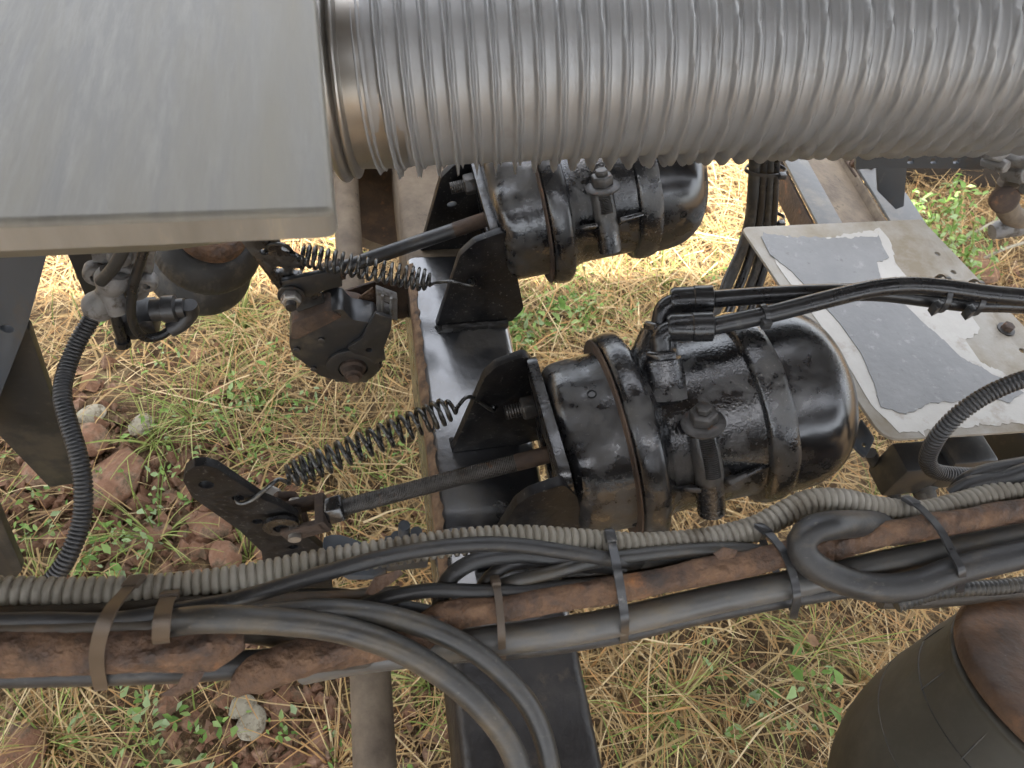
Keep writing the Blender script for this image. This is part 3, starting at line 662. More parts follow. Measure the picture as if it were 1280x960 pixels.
def coil_spring(name, label, A0, B0, r, turns, wire, h0, h1, taper=1.0):
    t = thing(name, label, 'spring', (A0 + B0) / 2 - Z * .015, 'return springs of the brakes')
    ax = (B0 - A0); L = ax.length; ax.normalize(); u, w = perp(ax); pts = []; n = int(turns * 18)
    for i in range(n + 1):
        f = i / n
        # closer coils at both ends, open in the middle
        g = f + .035 * math.sin(2 * math.pi * f) * (-1)
        e = min(f, 1 - f); rr = r * min(1, .55 + e * 6)
        a = 2 * math.pi * turns * f
        pts.append(A0 + ax * (L * g) + (u * math.cos(a) + w * math.sin(a)) * rr)
    MB().tube(pts, wire, 8).build('coil', 'spring_steel', t)
    MB().tube(spline([pts[0], A0 - ax * .006] + h0, 8), wire, 8).build('hook', 'spring_steel', t)
    MB().tube(spline([pts[-1], B0 + ax * .006] + h1, 8), wire, 8).build('hook', 'spring_steel', t)
    return t
mat('rust_plate', [(.035, .02, .012), (.075, .042, .024), (.12, .068, .038)], 22, (.65, .9), bump=.003, bscale=90, spots=(.16, .075, .03), spot_scale=14, spot_at=.58, spot_soft=.08, spots2=(.22, .2, .165), spot2_scale=160, spot2_at=.73)
mat('spring_steel', [(.03, .03, .03), (.11, .108, .1)], 60, (.22, .38), metal=.75, bump=.0004, bscale=200)
hN = at_y(298, 623, YA)
SA, SB = at_y(357, 596, YA + .012), at_y(566, 510, .40)
hB = holesN[0]
coil_spring('return_spring', 'long open coil spring from the near lever arm to the near bracket', SA, SB, .0116, 19, .0020,
            [at_y(338, 606, YA + .004), hN - Y * .002 + X * .012, hN - Y * .004, hN + Y * .012 - X * .003], [at_y(588, 496, .41), hB - U * .012 + Z * .0, hB + U * .012])
SA, SB = at_y(374, 318, YF + .004), at_y(538, 352, .585)
hF = holesF[1]
coil_spring('return_spring', 'tight coil spring from the far lever arm to the far bracket', SA, SB, .0116, 19, .0019,
            [at_y(356, 306, YF - .004), at_y(338, 306, YF - .004), at_y(330, 315, YF + .012)], [at_y(566, 352, .572), hF - U * .006, hF + U * .014])

# camshaft tubes parallel to the axle
def cam_tube(name, label, px, py, z, r, y0, y1, m):
    p = at_z(px, py, z); t = thing(name, label, 'shaft', (p.x, (y0 + y1) / 2, z - r), 'camshaft tubes beside the axle')
    b_ = MB(); n = 30; b_.tube([Vector((p.x, y0 + (y1 - y0) * i / n, z)) for i in range(n + 1)], r, 20).build('tube', m, t)
    MB().lathe(Vector((p.x, y0 if abs(y0) > abs(y1) else y1, z)), Y, [(-.006, r * 1.15), (.006, r * 1.15)], 20).build('end_collar', m, t)
    return t
cam_tube('camshaft_tube', 'dusty dark round tube below the cable bundle beside the axle', 466, 905, .45, .0195, .30, -.5, 'dust_brown')
cam_tube('camshaft_tube', 'brown dusty tube between silver box corner and far axle end', 434, 262, .47, .0185, .63, 1.35, 'dust_brown')

# far brake drum / dust shield behind the tubes
dr = thing('brake_drum', 'brown dusty brake drum rim behind the far camshaft tube', 'brake drum', Vector((.115, 1.05, .26)))
MB().lathe(Vector((.115, .985, .48)), Y, [(0, .20), (.006, .215), (.03, .218), (.034, .205), (.08, .205), (.084, .212), (.16, .212), (.165, .18), (.17, .05)], 56).build('drum', 'dust_brown', dr, smooth=30)
MB().lathe(Vector((.115, .973, .48)), Y, [(0, .06), (.004, .185), (.010, .19), (.011, .06)], 48).build('dust_shield', 'rust_dark', dr, smooth=30)

# s-cam anchor clamp under the bundle next to the near axle
ac = thing('camshaft_bracket', 'grey black cast strap with studs just behind the conduit, left of the axle', 'bracket', at_z(460, 690, .44))
pl = [at_z(398, 672, .50), at_z(420, 664, .502), at_z(446, 668, .51), at_z(480, 690, .50), at_z(485, 730, .48), at_z(420, 730, .48)]
MB().plate(chaikin([Vector((p.x, p.y, .5)) for p in pl], 1), Z * -.012).build('strap', 'paint_bluegrey', ac, bevel=.003)
for px, py, hgt in ((505, 660, .05), (520, 665, .045), (496, 662, .03)):
    p = at_z(px, py + 8, .50); MB().cyl(p - Z * .05, p + Z * (hgt - .03), .006, 12).build('stud', 'paint_bluegrey', ac)
MB().box(at_z(508, 690, .47), (X, Y, Z), (.022, .012, .02)).build('stud_block', 'paint_bluegrey', ac, bevel=.003)

# ================================================================== SILENCER BOX AND FLEX PIPE
bx0 = at_z(418, 264, .974); XB, YB, ZB = bx0.x, bx0.y, .974
sb = thing('silencer_box', 'dull silver stainless silencer box filling the upper left corner', 'silencer box', (XB, YB, ZB - .26)); sb.rotation_euler.z = R(2.2)
def rect(x0, x1, y0, y1, z): return [Vector((x0, y0, z)), Vector((x1, y0, z)), Vector((x1, y1, z)), Vector((x0, y1, z))]
def loft(loops):
    b_ = MB(); m = len(loops[0]); vs = [p for l in loops for p in l]; fs = []
    for i in range(len(loops) - 1):
        for k in range(m): fs.append((i * m + k, i * m + (k + 1) % m, (i + 1) * m + (k + 1) % m, (i + 1) * m + k))
    fs += [tuple(range(m - 1, -1, -1)), tuple((len(loops) - 1) * m + k for k in range(m))]
    return b_.add(vs, fs)
rc = lambda x1, y0, z, r=.008: rounded(rect(-1.05, x1, y0, YB + .62, z), [.001, r, r, .001], 4)
# cover pan with a rolled edge; the top is slightly crowned and dented
nx, ny = 40, 28; vs = []; fs = []
for i in range(nx + 1):
    for j in range(ny + 1):
        xx = -1.05 + (XB - .003 + 1.05) * i / nx; yy = YB + .003 + .611 * j / ny
        vs.append(Vector((xx, yy, ZB + .0002 + .0016 * math.sin(xx * 9 + 1) * math.sin(yy * 8) * math.sin(math.pi * i / nx) * math.sin(math.pi * j / ny))))
for i in range(nx):
    for j in range(ny): a = i * (ny + 1) + j; fs.append((a, a + ny + 1, a + ny + 2, a + 1))
MB().add(vs, fs).build('top_sheet', 'steel_box', sb)
rim = [rc(XB - .0031, YB + .0031, ZB + .0001, .003), rc(XB - .0014, YB + .0014, ZB - .0004, .004), rc(XB - .0004, YB + .0004, ZB - .0014, .005), rc(XB, YB, ZB - .003, .005)]
loft(rim).build('rolled_edge', 'steel_box', sb, smooth=60)
loft([rc(XB, YB, ZB - .003), rc(XB + .001, YB - .001, ZB - .0145)]).build('lip', 'steel_lip', sb, smooth=40)
loft([rc(XB - .004, YB + .004, ZB - .0146), rc(XB - .12, YB + .2, ZB - .2)]).build('tapered_body', 'steel_box', sb, smooth=40)

fp = thing('flex_pipe', 'silver ribbed flexible exhaust pipe across the top of the picture', 'exhaust pipe', Vector((.35, .57, .78)))
PA, PB = Vector((-.014, .572, .866)), Vector((.80, .50, .957))
pd_ = (PB - PA).normalized(); RP = .086; pitch = .0160
def make_flex():
    s0, s1 = .026, (PB - PA).length * 1.12; step = pitch / 14; n = int((s1 - s0) / step); sides = 80
    u = (Y - pd_ * Y.dot(pd_)).normalized(); w = pd_.cross(u)
    i = np.arange(n + 1)[:, None]; k = np.arange(sides)[None]; th = 2 * np.pi * k / sides; s = s0 + i * step + 0 * th
    ss = s + .0004 * np.sin(s * 61); ph = ((ss / pitch - th / (2 * np.pi)) % 1.0)
    crest = np.exp(-((ph - .5) / .062) ** 2); bead = .40 * np.exp(-((ph - .76) / .05) ** 2); sag = -.25 * np.sin(np.pi * ph) ** 2 * (ph < .4)
    env = np.clip((s - s0) / .012, 0, 1)
    r = RP - .0085 + (.0110 * crest + .0095 * bead + .002 * sag) * env - (1 - env) * .004
    r = r - .0009 * np.clip(np.sin(s * 9 + 1.3) * np.sin(2 * th + s * 7), 0, 1) ** 2
    bend = .004 * np.sin(s * 4.2)
    P = np.array(PA)[None, None] + s[..., None] * np.array(pd_) + (r * np.cos(th))[..., None] * np.array(u) + (r * np.sin(th))[..., None] * np.array(w)
    P[..., 2] += bend
    P -= np.array(fp.location)
    idx = np.arange((n + 1) * sides).reshape(n + 1, sides)
    q = np.stack([idx[:-1], np.roll(idx, -1, 1)[:-1], np.roll(idx, -1, 1)[1:], idx[1:]], -1).reshape(-1, 4)
    o = np_mesh('ribbed_hose', P.reshape(-1, 3), q, 'steel_flex'); del o['kind']; o.parent = fp
    o.data.polygons.foreach_set('use_smooth', [True] * len(o.data.polygons)); return o
make_flex()
MB().lathe(PA, pd_, smoothprof([(-.06, .077), (.02, .077), (.05, .0775), (.06, .077)], 2), 64).build('sleeve', 'steel_collar', fp, smooth=60)
MB().lathe(PA, pd_, smoothprof([(.0, .079), (.002, .085), (.006, .0875), (.010, .085), (.012, .080), (.014, .084), (.017, .084), (.019, .078)], 3), 64).build('clamp_ring', 'steel_collar', fp, smooth=60)

# ================================================================== CABLE BUNDLE IN THE FOREGROUND
def dB(px): return .50 + .075 * (px - 640) / 640
def bpath(pts, off=0.0, n=10): return spline([at(p[0], p[1], dB(p[0]) + off + (p[2] if len(p) > 2 else 0)) for p in pts], n)
def hose(name, label, cat, pts, off, rpx, m, sides=14, group=None, step=.006):
    P = bpath(pts, off); r = rpx * .5 / FPX; pp, L = resample(P, step)
    return tag(MB().tube(pp, r, sides).build(name, m, None), label, cat, group)
def corrugated(name, label, P, r, pitch, amp, m, group=None, sides=20):
    P, L = resample(P, pitch / 8); gr = (0, 0, .02, .1, .7, 1, .7, .1)
    rr = [r - amp * gr[i % 8] for i in range(len(P))]
    return tag(MB().tube(P, rr, sides).build(name, m, None, smooth=60), label, 'conduit', group)
cond = [(-60, 742), (0, 740), (100, 741), (200, 736), (300, 724), (400, 704), (500, 688), (580, 677), (650, 673), (720, 677), (800, 682), (880, 676), (940, 662), (975, 645), (1010, 628), (1050, 626), (1100, 636), (1150, 641), (1200, 630), (1250, 616), (1330, 598)]
corrugated('grey_conduit', 'long grey corrugated plastic conduit along the top of the cable bundle', bpath(cond, .022), .0098, .0056, .0022, 'conduit')
hose('smooth_cable', 'smooth dark grey cable lying over the conduit at left centre', 'cable', [(-60, 778), (60, 776), (140, 776), (230, 762), (300, 748), (400, 718), (490, 694), (570, 682), (640, 681), (720, 692), (780, 702, .012), (830, 706, .04)], -.004, 9.5, 'rubber_hose')
hose('smooth_cable', 'dull brown cable on the left running just under the conduit', 'cable', [(-60, 770), (40, 768), (140, 764), (230, 756), (330, 752), (430, 748), (500, 742)], .014, 10, 'hose_brown')
hose('smooth_cable', 'lowest brown cable above the rusty wrapping at far left', 'cable', [(-60, 790), (60, 787), (160, 784), (240, 786), (320, 796, .02), (380, 806, .04)], -.006, 9, 'hose_brown')
hose('smooth_cable', 'dark cable along the bundle left half below the conduit', 'cable', [(150, 752), (250, 752), (340, 748), (420, 746), (480, 756), (540, 768)], .02, 11, 'rubber_hose')
hose('thin_hose', 'grey hose ending in a tan tie at the middle of the bundle', 'hose', [(380, 776), (440, 762), (490, 746), (540, 738), (600, 739), (660, 738), (720, 732), (780, 730)], .002, 9, 'rubber_hose')
hose('thin_hose', 'dark bent hose dipping behind the bundle near the axle, left one', 'hose', [(548, 775, .02), (552, 745), (560, 725), (580, 708), (610, 697), (660, 694), (720, 702), (780, 712)], .012, 11, 'rubber_hose')
hose('thin_hose', 'dark bent hose dipping behind the bundle near the axle, right one', 'hose', [(596, 768, .02), (600, 742), (612, 722), (640, 705), (690, 702), (740, 710)], .014, 9, 'rubber_hose')
hose('thin_hose', 'grey hose running under the black tie right of the axle', 'hose', [(590, 748, .03), (640, 728), (690, 716), (740, 702), (800, 694), (860, 688), (920, 686), (960, 690)], .006, 9, 'hose_grey')
hose('thin_hose', 'thin grey line beside the rusty pipe right of the axle', 'hose', [(700, 722), (780, 712), (860, 702), (930, 696), (1000, 692), (1090, 668), (1180, 650), (1330, 618)], .016, 9, 'hose_grey')
# rust coloured wrapped pipes: uneven skin
def bark_tube(name, label, pts, off, rpx, m, seed, step=.0032, amp=.18):
    rr = np.random.default_rng(seed); P, L = resample(bpath(pts, off), step); n = len(P); sides = 18; r0 = rpx * .5 / FPX
    f1 = rr.random(6) * 6.28; f2 = rr.uniform(20, 130, 6); f3 = rr.integers(1, 6, 6)
    def rf(i, th):
        s = i * step; q = sum(math.sin(f2[k] * s * 1.0 + f3[k] * th + f1[k]) for k in range(6)) / 6
        e = min(i, n - 1 - i) * step
        return r0 * (1 + amp * q * .6 + .075 * round(4.2 * q + .8 * math.sin(th * 3 + s * 90) * math.sin(s * 140 + th)) / 3 + .04 * math.sin(th * 7 + s * 300) * math.sin(s * 170)) * min(1, .35 + e * 40)
    return tag(MB().tube(P, 0, sides, True, rf).build(name, m, None, smooth=50), label, 'pipe', 'rusty wrapped pipes in the bundle')
bark_tube('rusty_pipe', 'flaking rust brown pipe through the right half of the bundle', [(520, 778), (580, 766), (650, 756), (720, 744), (800, 731), (880, 715), (960, 698), (1040, 682), (1120, 665), (1200, 652), (1330, 628)], 0, 17.5, 'rust_brown', 1)
bark_tube('rusty_pipe', 'broad rusty wrapping on the left end of the bundle', [(-60, 816), (40, 815), (120, 814), (200, 811), (270, 808), (305, 802)], -.006, 25, 'rust_brown', 2)
bark_tube('rusty_pipe', 'peeling rusty wrapping flap below the curved hoses', [(292, 866), (310, 848), (350, 832), (400, 818), (450, 806), (500, 796), (560, 782)], -.008, 22, 'rust_brown', 3)
def flap(name, label, px, m='rust_brown', off=-.01, seed=1):
    rr = random.Random(seed); pl_ = [at(a, c, dB(a) + off) for a, c in px]; nrm = (pl_[1] - pl_[0]).cross(pl_[2] - pl_[0]).normalized()
    return tag(MB().plate(pl_, nrm * .0012).build(name, m, None), label, 'rust flake', 'peeling rust flakes on the bundle')
flap('rust_flake', 'torn brown flake hanging below the left bundle end', [(200, 868), (222, 855), (232, 838), (258, 836), (246, 858), (222, 870)], seed=2)
flap('rust_flake', 'orange brown flake standing up between conduit and hoses', [(456, 742), (468, 722), (500, 712), (504, 718), (488, 730), (466, 744)], 'rust_brown', -.006)
flap('rust_flake', 'small brown flake on the right rusty pipe', [(892, 692), (905, 684), (922, 688), (918, 697), (900, 700)], off=-.013)
hose('grey_pipe', 'smooth grey pipe along the underside of the bundle at right', 'pipe', [(380, 836, .03), (440, 824, .01), (500, 816), (560, 808), (640, 798), (720, 787), (800, 771), (900, 748), (1000, 728), (1100, 706), (1200, 686), (1330, 660)], .004, 19, 'pipe_pale', 18)
hose('grey_pipe', 'dark pipe along the underside of the bundle at left', 'pipe', [(-60, 842), (60, 840), (160, 838), (260, 834), (360, 826), (440, 820), (520, 814)], .006, 16, 'rubber_hose', 18)
hose('grey_pipe', 'black pipe lowest of the bundle right of the axle', 'pipe', [(560, 816), (640, 812), (760, 795), (860, 772), (960, 752), (1060, 736), (1160, 722), (1230, 708), (1330, 690)], .022, 13, 'rubber_hose', 16)
hose('looped_hose', 'thick dark hose bent in a hairpin loop on the right of the bundle', 'hose', [(1190, 660, .075), (1130, 656, .062), (1085, 655, .03), (1045, 656, .004), (1016, 662), (1002, 677), (1006, 696), (1024, 712), (1060, 728), (1100, 735), (1145, 731), (1185, 716), (1230, 704), (1330, 682)], -.022, 19, 'rubber_hose', 20)
hose('curved_hose', 'grey hose sweeping down in front of the axle, left one', 'hose', [(120, 812, .06), (160, 796, .045), (205, 781, .022), (260, 774), (350, 777), (430, 788), (500, 812), (560, 848), (605, 888), (636, 930), (652, 975), (660, 1030)], -.028, 15, 'hose_grey', 18)
hose('curved_hose', 'grey hose sweeping down in front of the axle, right one', 'hose', [(330, 770), (400, 763), (460, 766), (520, 780), (580, 806), (625, 840), (660, 880), (680, 925), (690, 975), (696, 1030)], -.018, 13, 'hose_grey', 18)

# cable ties round the bundle
def tie(label, front, m, back=.075, w=.006, group='cable ties round the bundle'):
    """front: the visible run from top to bottom; the loop closes behind the bundle"""
    f = spline([at(px, py, dB(px) + o_) for px, py, o_ in front], 6)
    a, c = front[0], front[-1]
    bk = [at(c[0], c[1] + 4, dB(c[0]) + .02), at(c[0], c[1] - 4, dB(c[0]) + back), at(a[0], a[1] + 8, dB(a[0]) + back), at(a[0], a[1] - 3, dB(a[0]) + .03)]
    t = thing('cable_tie', label, 'cable tie', f[-1], group)
    MB().ribbon(f + bk, X, w, .0014, True).build('strap', m, t, smooth=50)
    p = f[2]; MB().box(p, (X, (f[3] - f[1]).normalized(), X.cross((f[3] - f[1]).normalized())), (w * .62, .0042, .0028)).build('buckle', m, t, bevel=.0008)
    return t
tie('glossy black tie over conduit and rusty pipe right of the axle', [(761, 664, .006), (766, 684, .0), (771, 710, -.012), (776, 738, -.014), (781, 776, -.016), (780, 798, .004)], 'tie_black')
tie('black tie slanting over the bundle left of the hairpin loop', [(948, 656, .008), (966, 672, 0), (982, 694, -.012), (992, 722, -.013), (996, 748, -.014), (992, 768, .008)], 'tie_black')
tie('black tie slanting over the hairpin loop at right', [(1132, 622, .008), (1152, 636, -.002), (1175, 662, -.02), (1190, 690, -.028), (1202, 714, -.036), (1200, 736, -.02)], 'tie_black')
tie('brown dusty tie round the left end of the bundle', [(172, 722, .01), (158, 738, 0), (140, 760, -.038), (128, 785, -.046), (121, 815, -.034), (122, 838, -.02), (126, 858, .0)], 'tie_tan', w=.0075)
tie('short tan tie with cut end on the left of the bundle', [(214, 742, .012), (208, 752, -.008), (203, 770, -.042), (201, 798, -.036), (202, 803, -.02)], 'tie_tan', w=.009)
tie('thin tan tie at the middle of the bundle below the conduit', [(618, 722, .006), (622, 740, -.006), (625, 765, -.014), (627, 796, -.016), (628, 820, .004)], 'tie_tan', w=.005)

# ================================================================== AIR HOSES OF THE NEAR CHAMBER
def ahose(label, pts, r, grp='air hoses of the near brake chamber'):
    P = spline([at(*p) for p in pts], 10); pp, L = resample(P, .006)
    return tag(MB().tube(pp, r, 14).build('air_hose', 'hose_gloss', None), label, 'air hose', grp)
hA = [(890, 408, .628), (960, 393, .63), (1030, 375, .632), (1090, 361, .634), (1140, 357, .632), (1190, 361, .63), (1240, 368, .628), (1330, 376, .626)]
hB_ = [(890, 374, .648), (960, 369, .648), (1030, 366, .65), (1100, 366, .652), (1160, 373, .65), (1210, 379, .648), (1260, 380, .646), (1330, 384, .644)]
ahose('glossy black air hose crossing in front, from the front elbow fitting', hA, .0078)
ahose('glossy black air hose behind, from the rear elbow fitting', hB_, .0078)
for (sx, sy, sd_), (px, py, d0), lab, hp in (((ON + A * .098).to_tuple(), (826, 412, .632), 'front', hA), ((ON + A * .100 + U * .03).to_tuple(), (830, 378, .652), 'rear', hB_)):
    base = Vector((sx, sy, sd_)); top = at(px, py + 6, d0)
    ft = thing('elbow_fitting', f'black {lab} elbow air fitting on top of the near brake chamber', 'fitting', base + W * .07, 'elbow fittings on the near chamber')
    root = base + W * .068; nrm = (top - root).normalized()
    MB().lathe(root, nrm, smoothprof([(-.006, .027), (.006, .021), (.02, .0175), (.026, .016)], 3), 24).build('boss', 'paint_cast', ft)
    MB().hexnut(root + nrm * .024, nrm, .0145, .009).build('hex_collar', 'paint_black', ft, bevel=.0008)
    h0 = at(*hp[0]); e = at(px + 8, py - 2, d0)
    MB().tube(rounded([root + nrm * .03, top, e.lerp(h0, .3), e.lerp(h0, .3) - Z * .0001], [0, .006, 0, 0], 4), .0088, 14).build('elbow', 'hose_gloss', ft)
    dirh = (at(*hp[1]) - h0).normalized()
    MB().lathe(e, (h0 - e).normalized(), [(0, .010), (.003, .0118), ((h0 - e).length * .55, .0118), ((h0 - e).length * .57, .0126), ((h0 - e).length, .0126), ((h0 - e).length + .002, .008)], 18).build('crimp_sleeve', 'hose_gloss', ft)
for px, py, lab, d, hh, rr_ in ((1175, 367, 'black tie pair over the two air hoses, left one with a stub', .632, 17, .019), (1217, 372, 'black tie over the two air hoses nearest the right picture edge', .632, 17, .018)):
    c = at(px, py, d + .008); t = thing('cable_tie', lab, 'cable tie', c, 'ties on the air hoses'); dv_ = (at(px + 30, py + 4, d + .008) - c).normalized(); u_, w_ = perp(dv_)
    MB().ribbon(circle3(c, u_, w_, rr_ * .88, 20, rr_ * .62 if False else rr_ * .8), dv_, .0045, .0014, True).build('strap', 'tie_black', t)
    p = at(px - 6, py + 18, d + .004); MB().box(p, (ray(0, 0).normalized().cross(Z).normalized(), Z, Y), (.004, .005, .004)).build('buckle', 'tie_black', t, bevel=.0008)
p = at(955, 396, .622); c = at(955, 393, .63); t = thing('cable_tie', 'small black tie on the front air hose near its fitting', 'cable tie', c, 'ties on the air hoses')
dv_ = (at(970, 389, .63) - c).normalized(); u_, w_ = perp(dv_)
MB().ribbon(circle3(c, u_, w_, .0086, 16), dv_, .004, .0014, True).build('strap', 'tie_black', t)
MB().box(at(957, 404, .624), (X, Y, Z), (.004, .004, .004)).build('buckle', 'tie_black', t, bevel=.0008)

# ================================================================== COVER PLATE ON THE RIGHT
ZP = .575
cp_ = thing('cover_plate', 'light grey metal cover plate with peeling blue grey paint at right', 'cover plate', at_z(1150, 420, ZP) - Z * .05)
def tz(pts, z): return [at_z(px, py, z) for px, py in pts]
outl = rounded(tz([(926, 284), (1152, 274), (1420, 562), (1480, 640), (1290, 538), (1106, 550)], ZP), [.012, .006, .01, .01, .001, .02], 5)
outl = rounded(tz([(926, 284), (1152, 274), (1330, 460), (1390, 532), (1106, 550)], ZP), [.012, .006, .01, .01, .022], 5)
hl = [circle3(at_z(px, py, ZP), X, Y, .0042, 12) for px, py in ((1172, 317), (1192, 340), (1278, 438))]
MB().plate(outl, Z * -.004, hl).build('sheet', 'plate_dust', cp_, bevel=.0006)
def jag(pts, amp, seed, sub=5):
    rr = random.Random(seed); P = [Vector((a, c, 0)) for a, c in pts]; out = []
    for i, p in enumerate(P):
        q = P[(i + 1) % len(P)]
        ln = max(2, int((q - p).length / 3.0)); ph = rr.random() * 6
        for k in range(ln):
            f = k / ln; a_ = amp * (1.6 * math.sin(f * ln * .55 + ph) * rr.random() + rr.gauss(0, .7)) * (3 if rr.random() < .05 else 1)
            out.append((p.x + (q.x - p.x) * f + a_ * .7, p.y + (q.y - p.y) * f + a_))
    return out
pale = [(958, 294), (1020, 300), (1100, 286), (1112, 300), (1120, 330), (1138, 352), (1168, 368), (1205, 382), (1226, 412), (1206, 425), (1225, 452), (1270, 474), (1300, 496), (1310, 526), (1124, 541), (1088, 505), (1050, 440), (1000, 372), (970, 330)]
MB().plate(tz(jag(pale, 1.2, 4), ZP + .0003), Z * .0005).build('bare_patch', 'plate_pale', cp_)
film = [(950, 293), (990, 296), (1012, 297), (1060, 298), (1098, 294), (1104, 310), (1112, 324), (1096, 328), (1100, 346), (1122, 372), (1150, 400), (1180, 426), (1200, 446), (1236, 465), (1268, 482), (1280, 492), (1262, 502), (1228, 498), (1160, 505), (1148, 512), (1128, 517), (1100, 508), (1092, 478), (1075, 440), (1050, 405), (1020, 372), (990, 340), (962, 318)]
MB().plate(tz(jag(film, 1.0, 9, 6), ZP + .001), Z * .0007).build('paint_film', 'paint_film', cp_)
bo_ = at_z(1257, 412, ZP)
MB().lathe(bo_, Z, [(0, .011), (.0015, .011), (.002, .0085)], 20).build('washer', 'bolt_dark', cp_)
MB().hexnut(bo_ + Z * .002, Z, .0075, .007).build('bolt_head', 'rust_dark', cp_, bevel=.0005)
# its undersides: bracket with hole, dark boxes and plugs
ub = thing('valve_block', 'black plastic valve block with cable plugs below the cover plate', 'valve block', at_z(1150, 590, .44))
MB().box(at_z(1140, 585, .50), (X, Y, Z), (.035, .02, .03)).build('body', 'paint_flat', ub, bevel=.004)
MB().box(at_z(1190, 572, .51), (X, Y, Z), (.03, .025, .03)).build('side_body', 'paint_flat', ub, bevel=.004)
for px, py in ((1142, 608), (1150, 612)):
    p = at_z(px, py, .47); MB().lathe(p + Z * .012 + Y * .01, Vector((.25, -.8, -.5)), [(0, .011), (.008, .011), (.009, .014), (.016, .014), (.017, .010), (.035, .0095)], 18).build('plug', 'rubber_black', ub)
MB().plate(rounded(tz([(1076, 522), (1094, 548), (1082, 572), (1066, 556)], .53), .005), Z * -.004, [circle3(at_z(1080, 556, .53), X, Y, .003, 10)]).build('tab', 'paint_bluegrey', ub, bevel=.0006)
tag(MB().tube(spline([at_z(1088, 566, .50), at_z(1100, 590, .47), at_z(1118, 620, .45), at_z(1150, 670, .42)], 8), .0075, 12).build('black_cable', 'rubber_black', None), 'short black cable dropping from the plate corner behind the conduit', 'cable')
uf = tag(MB().box(at_z(1300, 575, .47) + X * .05, (X, Y, Z), (.11, .05, .05)).build('dark_housing', 'paint_flat', None, bevel=.006), 'dark housing in shade under the cover plate at the right edge', 'housing')
P = [at(1330, 462, .60), at(1280, 474, .60), at(1240, 490, .605), at(1205, 512, .61), at(1178, 538, .62), at(1164, 560, .635), at(1160, 578, .65), at(1172, 590, .665), at(1210, 594, .675), at(1250, 594, .68)]
corrugated('black_conduit', 'thin black corrugated hose curving over the cover plate edge', spline(P, 8), .0072, .0034, .0011, 'conduit_black')
for i, (pts, lab) in enumerate((([(1196, 616, .615), (1206, 604, .61), (1230, 592, .605), (1270, 584, .6), (1330, 574, .6)], 'upper of two grey cables twisting behind the conduit at right edge'), ([(1190, 620, .605), (1215, 606, .60), (1250, 600, .597), (1290, 588, .59), (1330, 584, .59)], 'lower of two grey cables twisting behind the conduit at right edge'))):
    tag(MB().tube(resample(spline([at(*p) for p in pts], 8), .005)[0], .0075, 12).build('grey_cable', 'rubber_hose', None), lab, 'cable')

# ================================================================== NEAR AIR SPRING (lower right) 
asn = thing('air_spring', 'big olive black rubber air spring with rusty plate at the lower right', 'air spring', Vector((0, 0, 0)))
c0 = at(1412, 880, .62); aS = Vector((.08, .48, 1)).normalized(); asn.location = c0 - aS * .28; BASE[asn.name] = asn.location.copy()
rb = smoothprof([(.0, .09), (-.002, .131), (-.010, .136), (-.035, .146), (-.075, .160), (-.12, .175), (-.17, .184), (-.22, .180), (-.255, .155), (-.27, .12), (-.275, .05)], 6)
MB().lathe(c0, aS, rb, 96).build('bellows', 'rubber_olive', asn, smooth=60)
for z_, r_ in ((-.042, .1488), (-.095, .1672)):
    MB().lathe(c0, aS, [(z_ - .0007, r_ - .001), (z_, r_ + .0005), (z_ + .0007, r_ - .001)], 96).build('mould_line', 'rubber_black', asn)
tp = smoothprof([(-.004, .127), (.002, .1335), (.010, .1325), (.016, .125), (.019, .09), (.014, .05), (.014, .002)], 4)
MB().lathe(c0, aS, tp, 72, wob=lambda s_, th: 1 + .008 * math.sin(3 * th + 1)).build('top_plate', 'rust_plate', asn, smooth=60)
u_, w_ = perp(aS)
for aa in range(0, 360, 9):
    d_ = u_ * math.cos(R(aa)) + w_ * math.sin(R(aa)); p = c0 + d_ * .1365 - aS * .0112
    if aa % 27 == 0: MB().tube([p - d_ * .001, p + d_ * .0052 - aS * .012, p + d_ * .0128 - aS * .032], .0007, 6).build('mould_rib', 'rubber_black', asn)
hz_ = thing('silver_conduit', 'clear ridged hose in the gap between bundle and air spring', 'conduit', at(1200, 735, .66))
P, L = resample(spline([at(1120, 756, .66), at(1160, 742, .66), at(1200, 736, .66), at(1245, 734, .665), at(1300, 728, .67)], 8), .0012)
MB().tube(P, [.0072 if i % 4 < 2 else .0062 for i in range(len(P))], 14).build('ridged_hose', 'hose_grey', hz_)
hose('tan_pipe', 'dull tan pipe below the ridged hose beside the air spring', 'pipe', [(1100, 752), (1150, 752), (1200, 748), (1250, 742), (1330, 736)], .12, 12, 'hose_brown')

# ================================================================== LEFT: HANGER PLATES, LEVELLING VALVE, FAR AIR SPRING
hg = thing('hanger_bracket', 'dark blue grey steel hanger plates in a V at the left edge', 'bracket', at_y(20, 480, .56) - Z * .1)
MB().plate(rounded(trace_y([(-90, 290), (66, 290), (33, 411), (-10, 520), (-90, 640)], .55), [.001, .004, .004, .004, .001]), Y * .012, [hole_y(9, 411, .55, .0062, 12)]).build('front_plate', 'paint_bluegrey', hg, bevel=.0012)
MB().plate(rounded(trace_y([(-40, 420), (20, 400), (36, 412), (97, 594), (94, 604), (62, 609), (0, 545), (-40, 510)], .572), .003), Y * .012).build('rear_plate', 'paint_flat', hg, bevel=.0015)
hg2 = tag(MB().plate(rounded(trace_y([(-70, 560), (-20, 600), (28, 712), (20, 722), (-70, 740)], .45), .003), Y * .012).build('hanger_plate', 'paint_flat', None, bevel=.0015), 'dark plate corner at the left edge just above the conduit', 'bracket')
st = tag(MB().plate(trace_y([(72, 290), (140, 290), (130, 372), (113, 388)], .72), Y * .035).build('frame_strut', 'paint_flat', None, bevel=.002), 'dark strut behind the levelling valve below the silver box', 'strut')
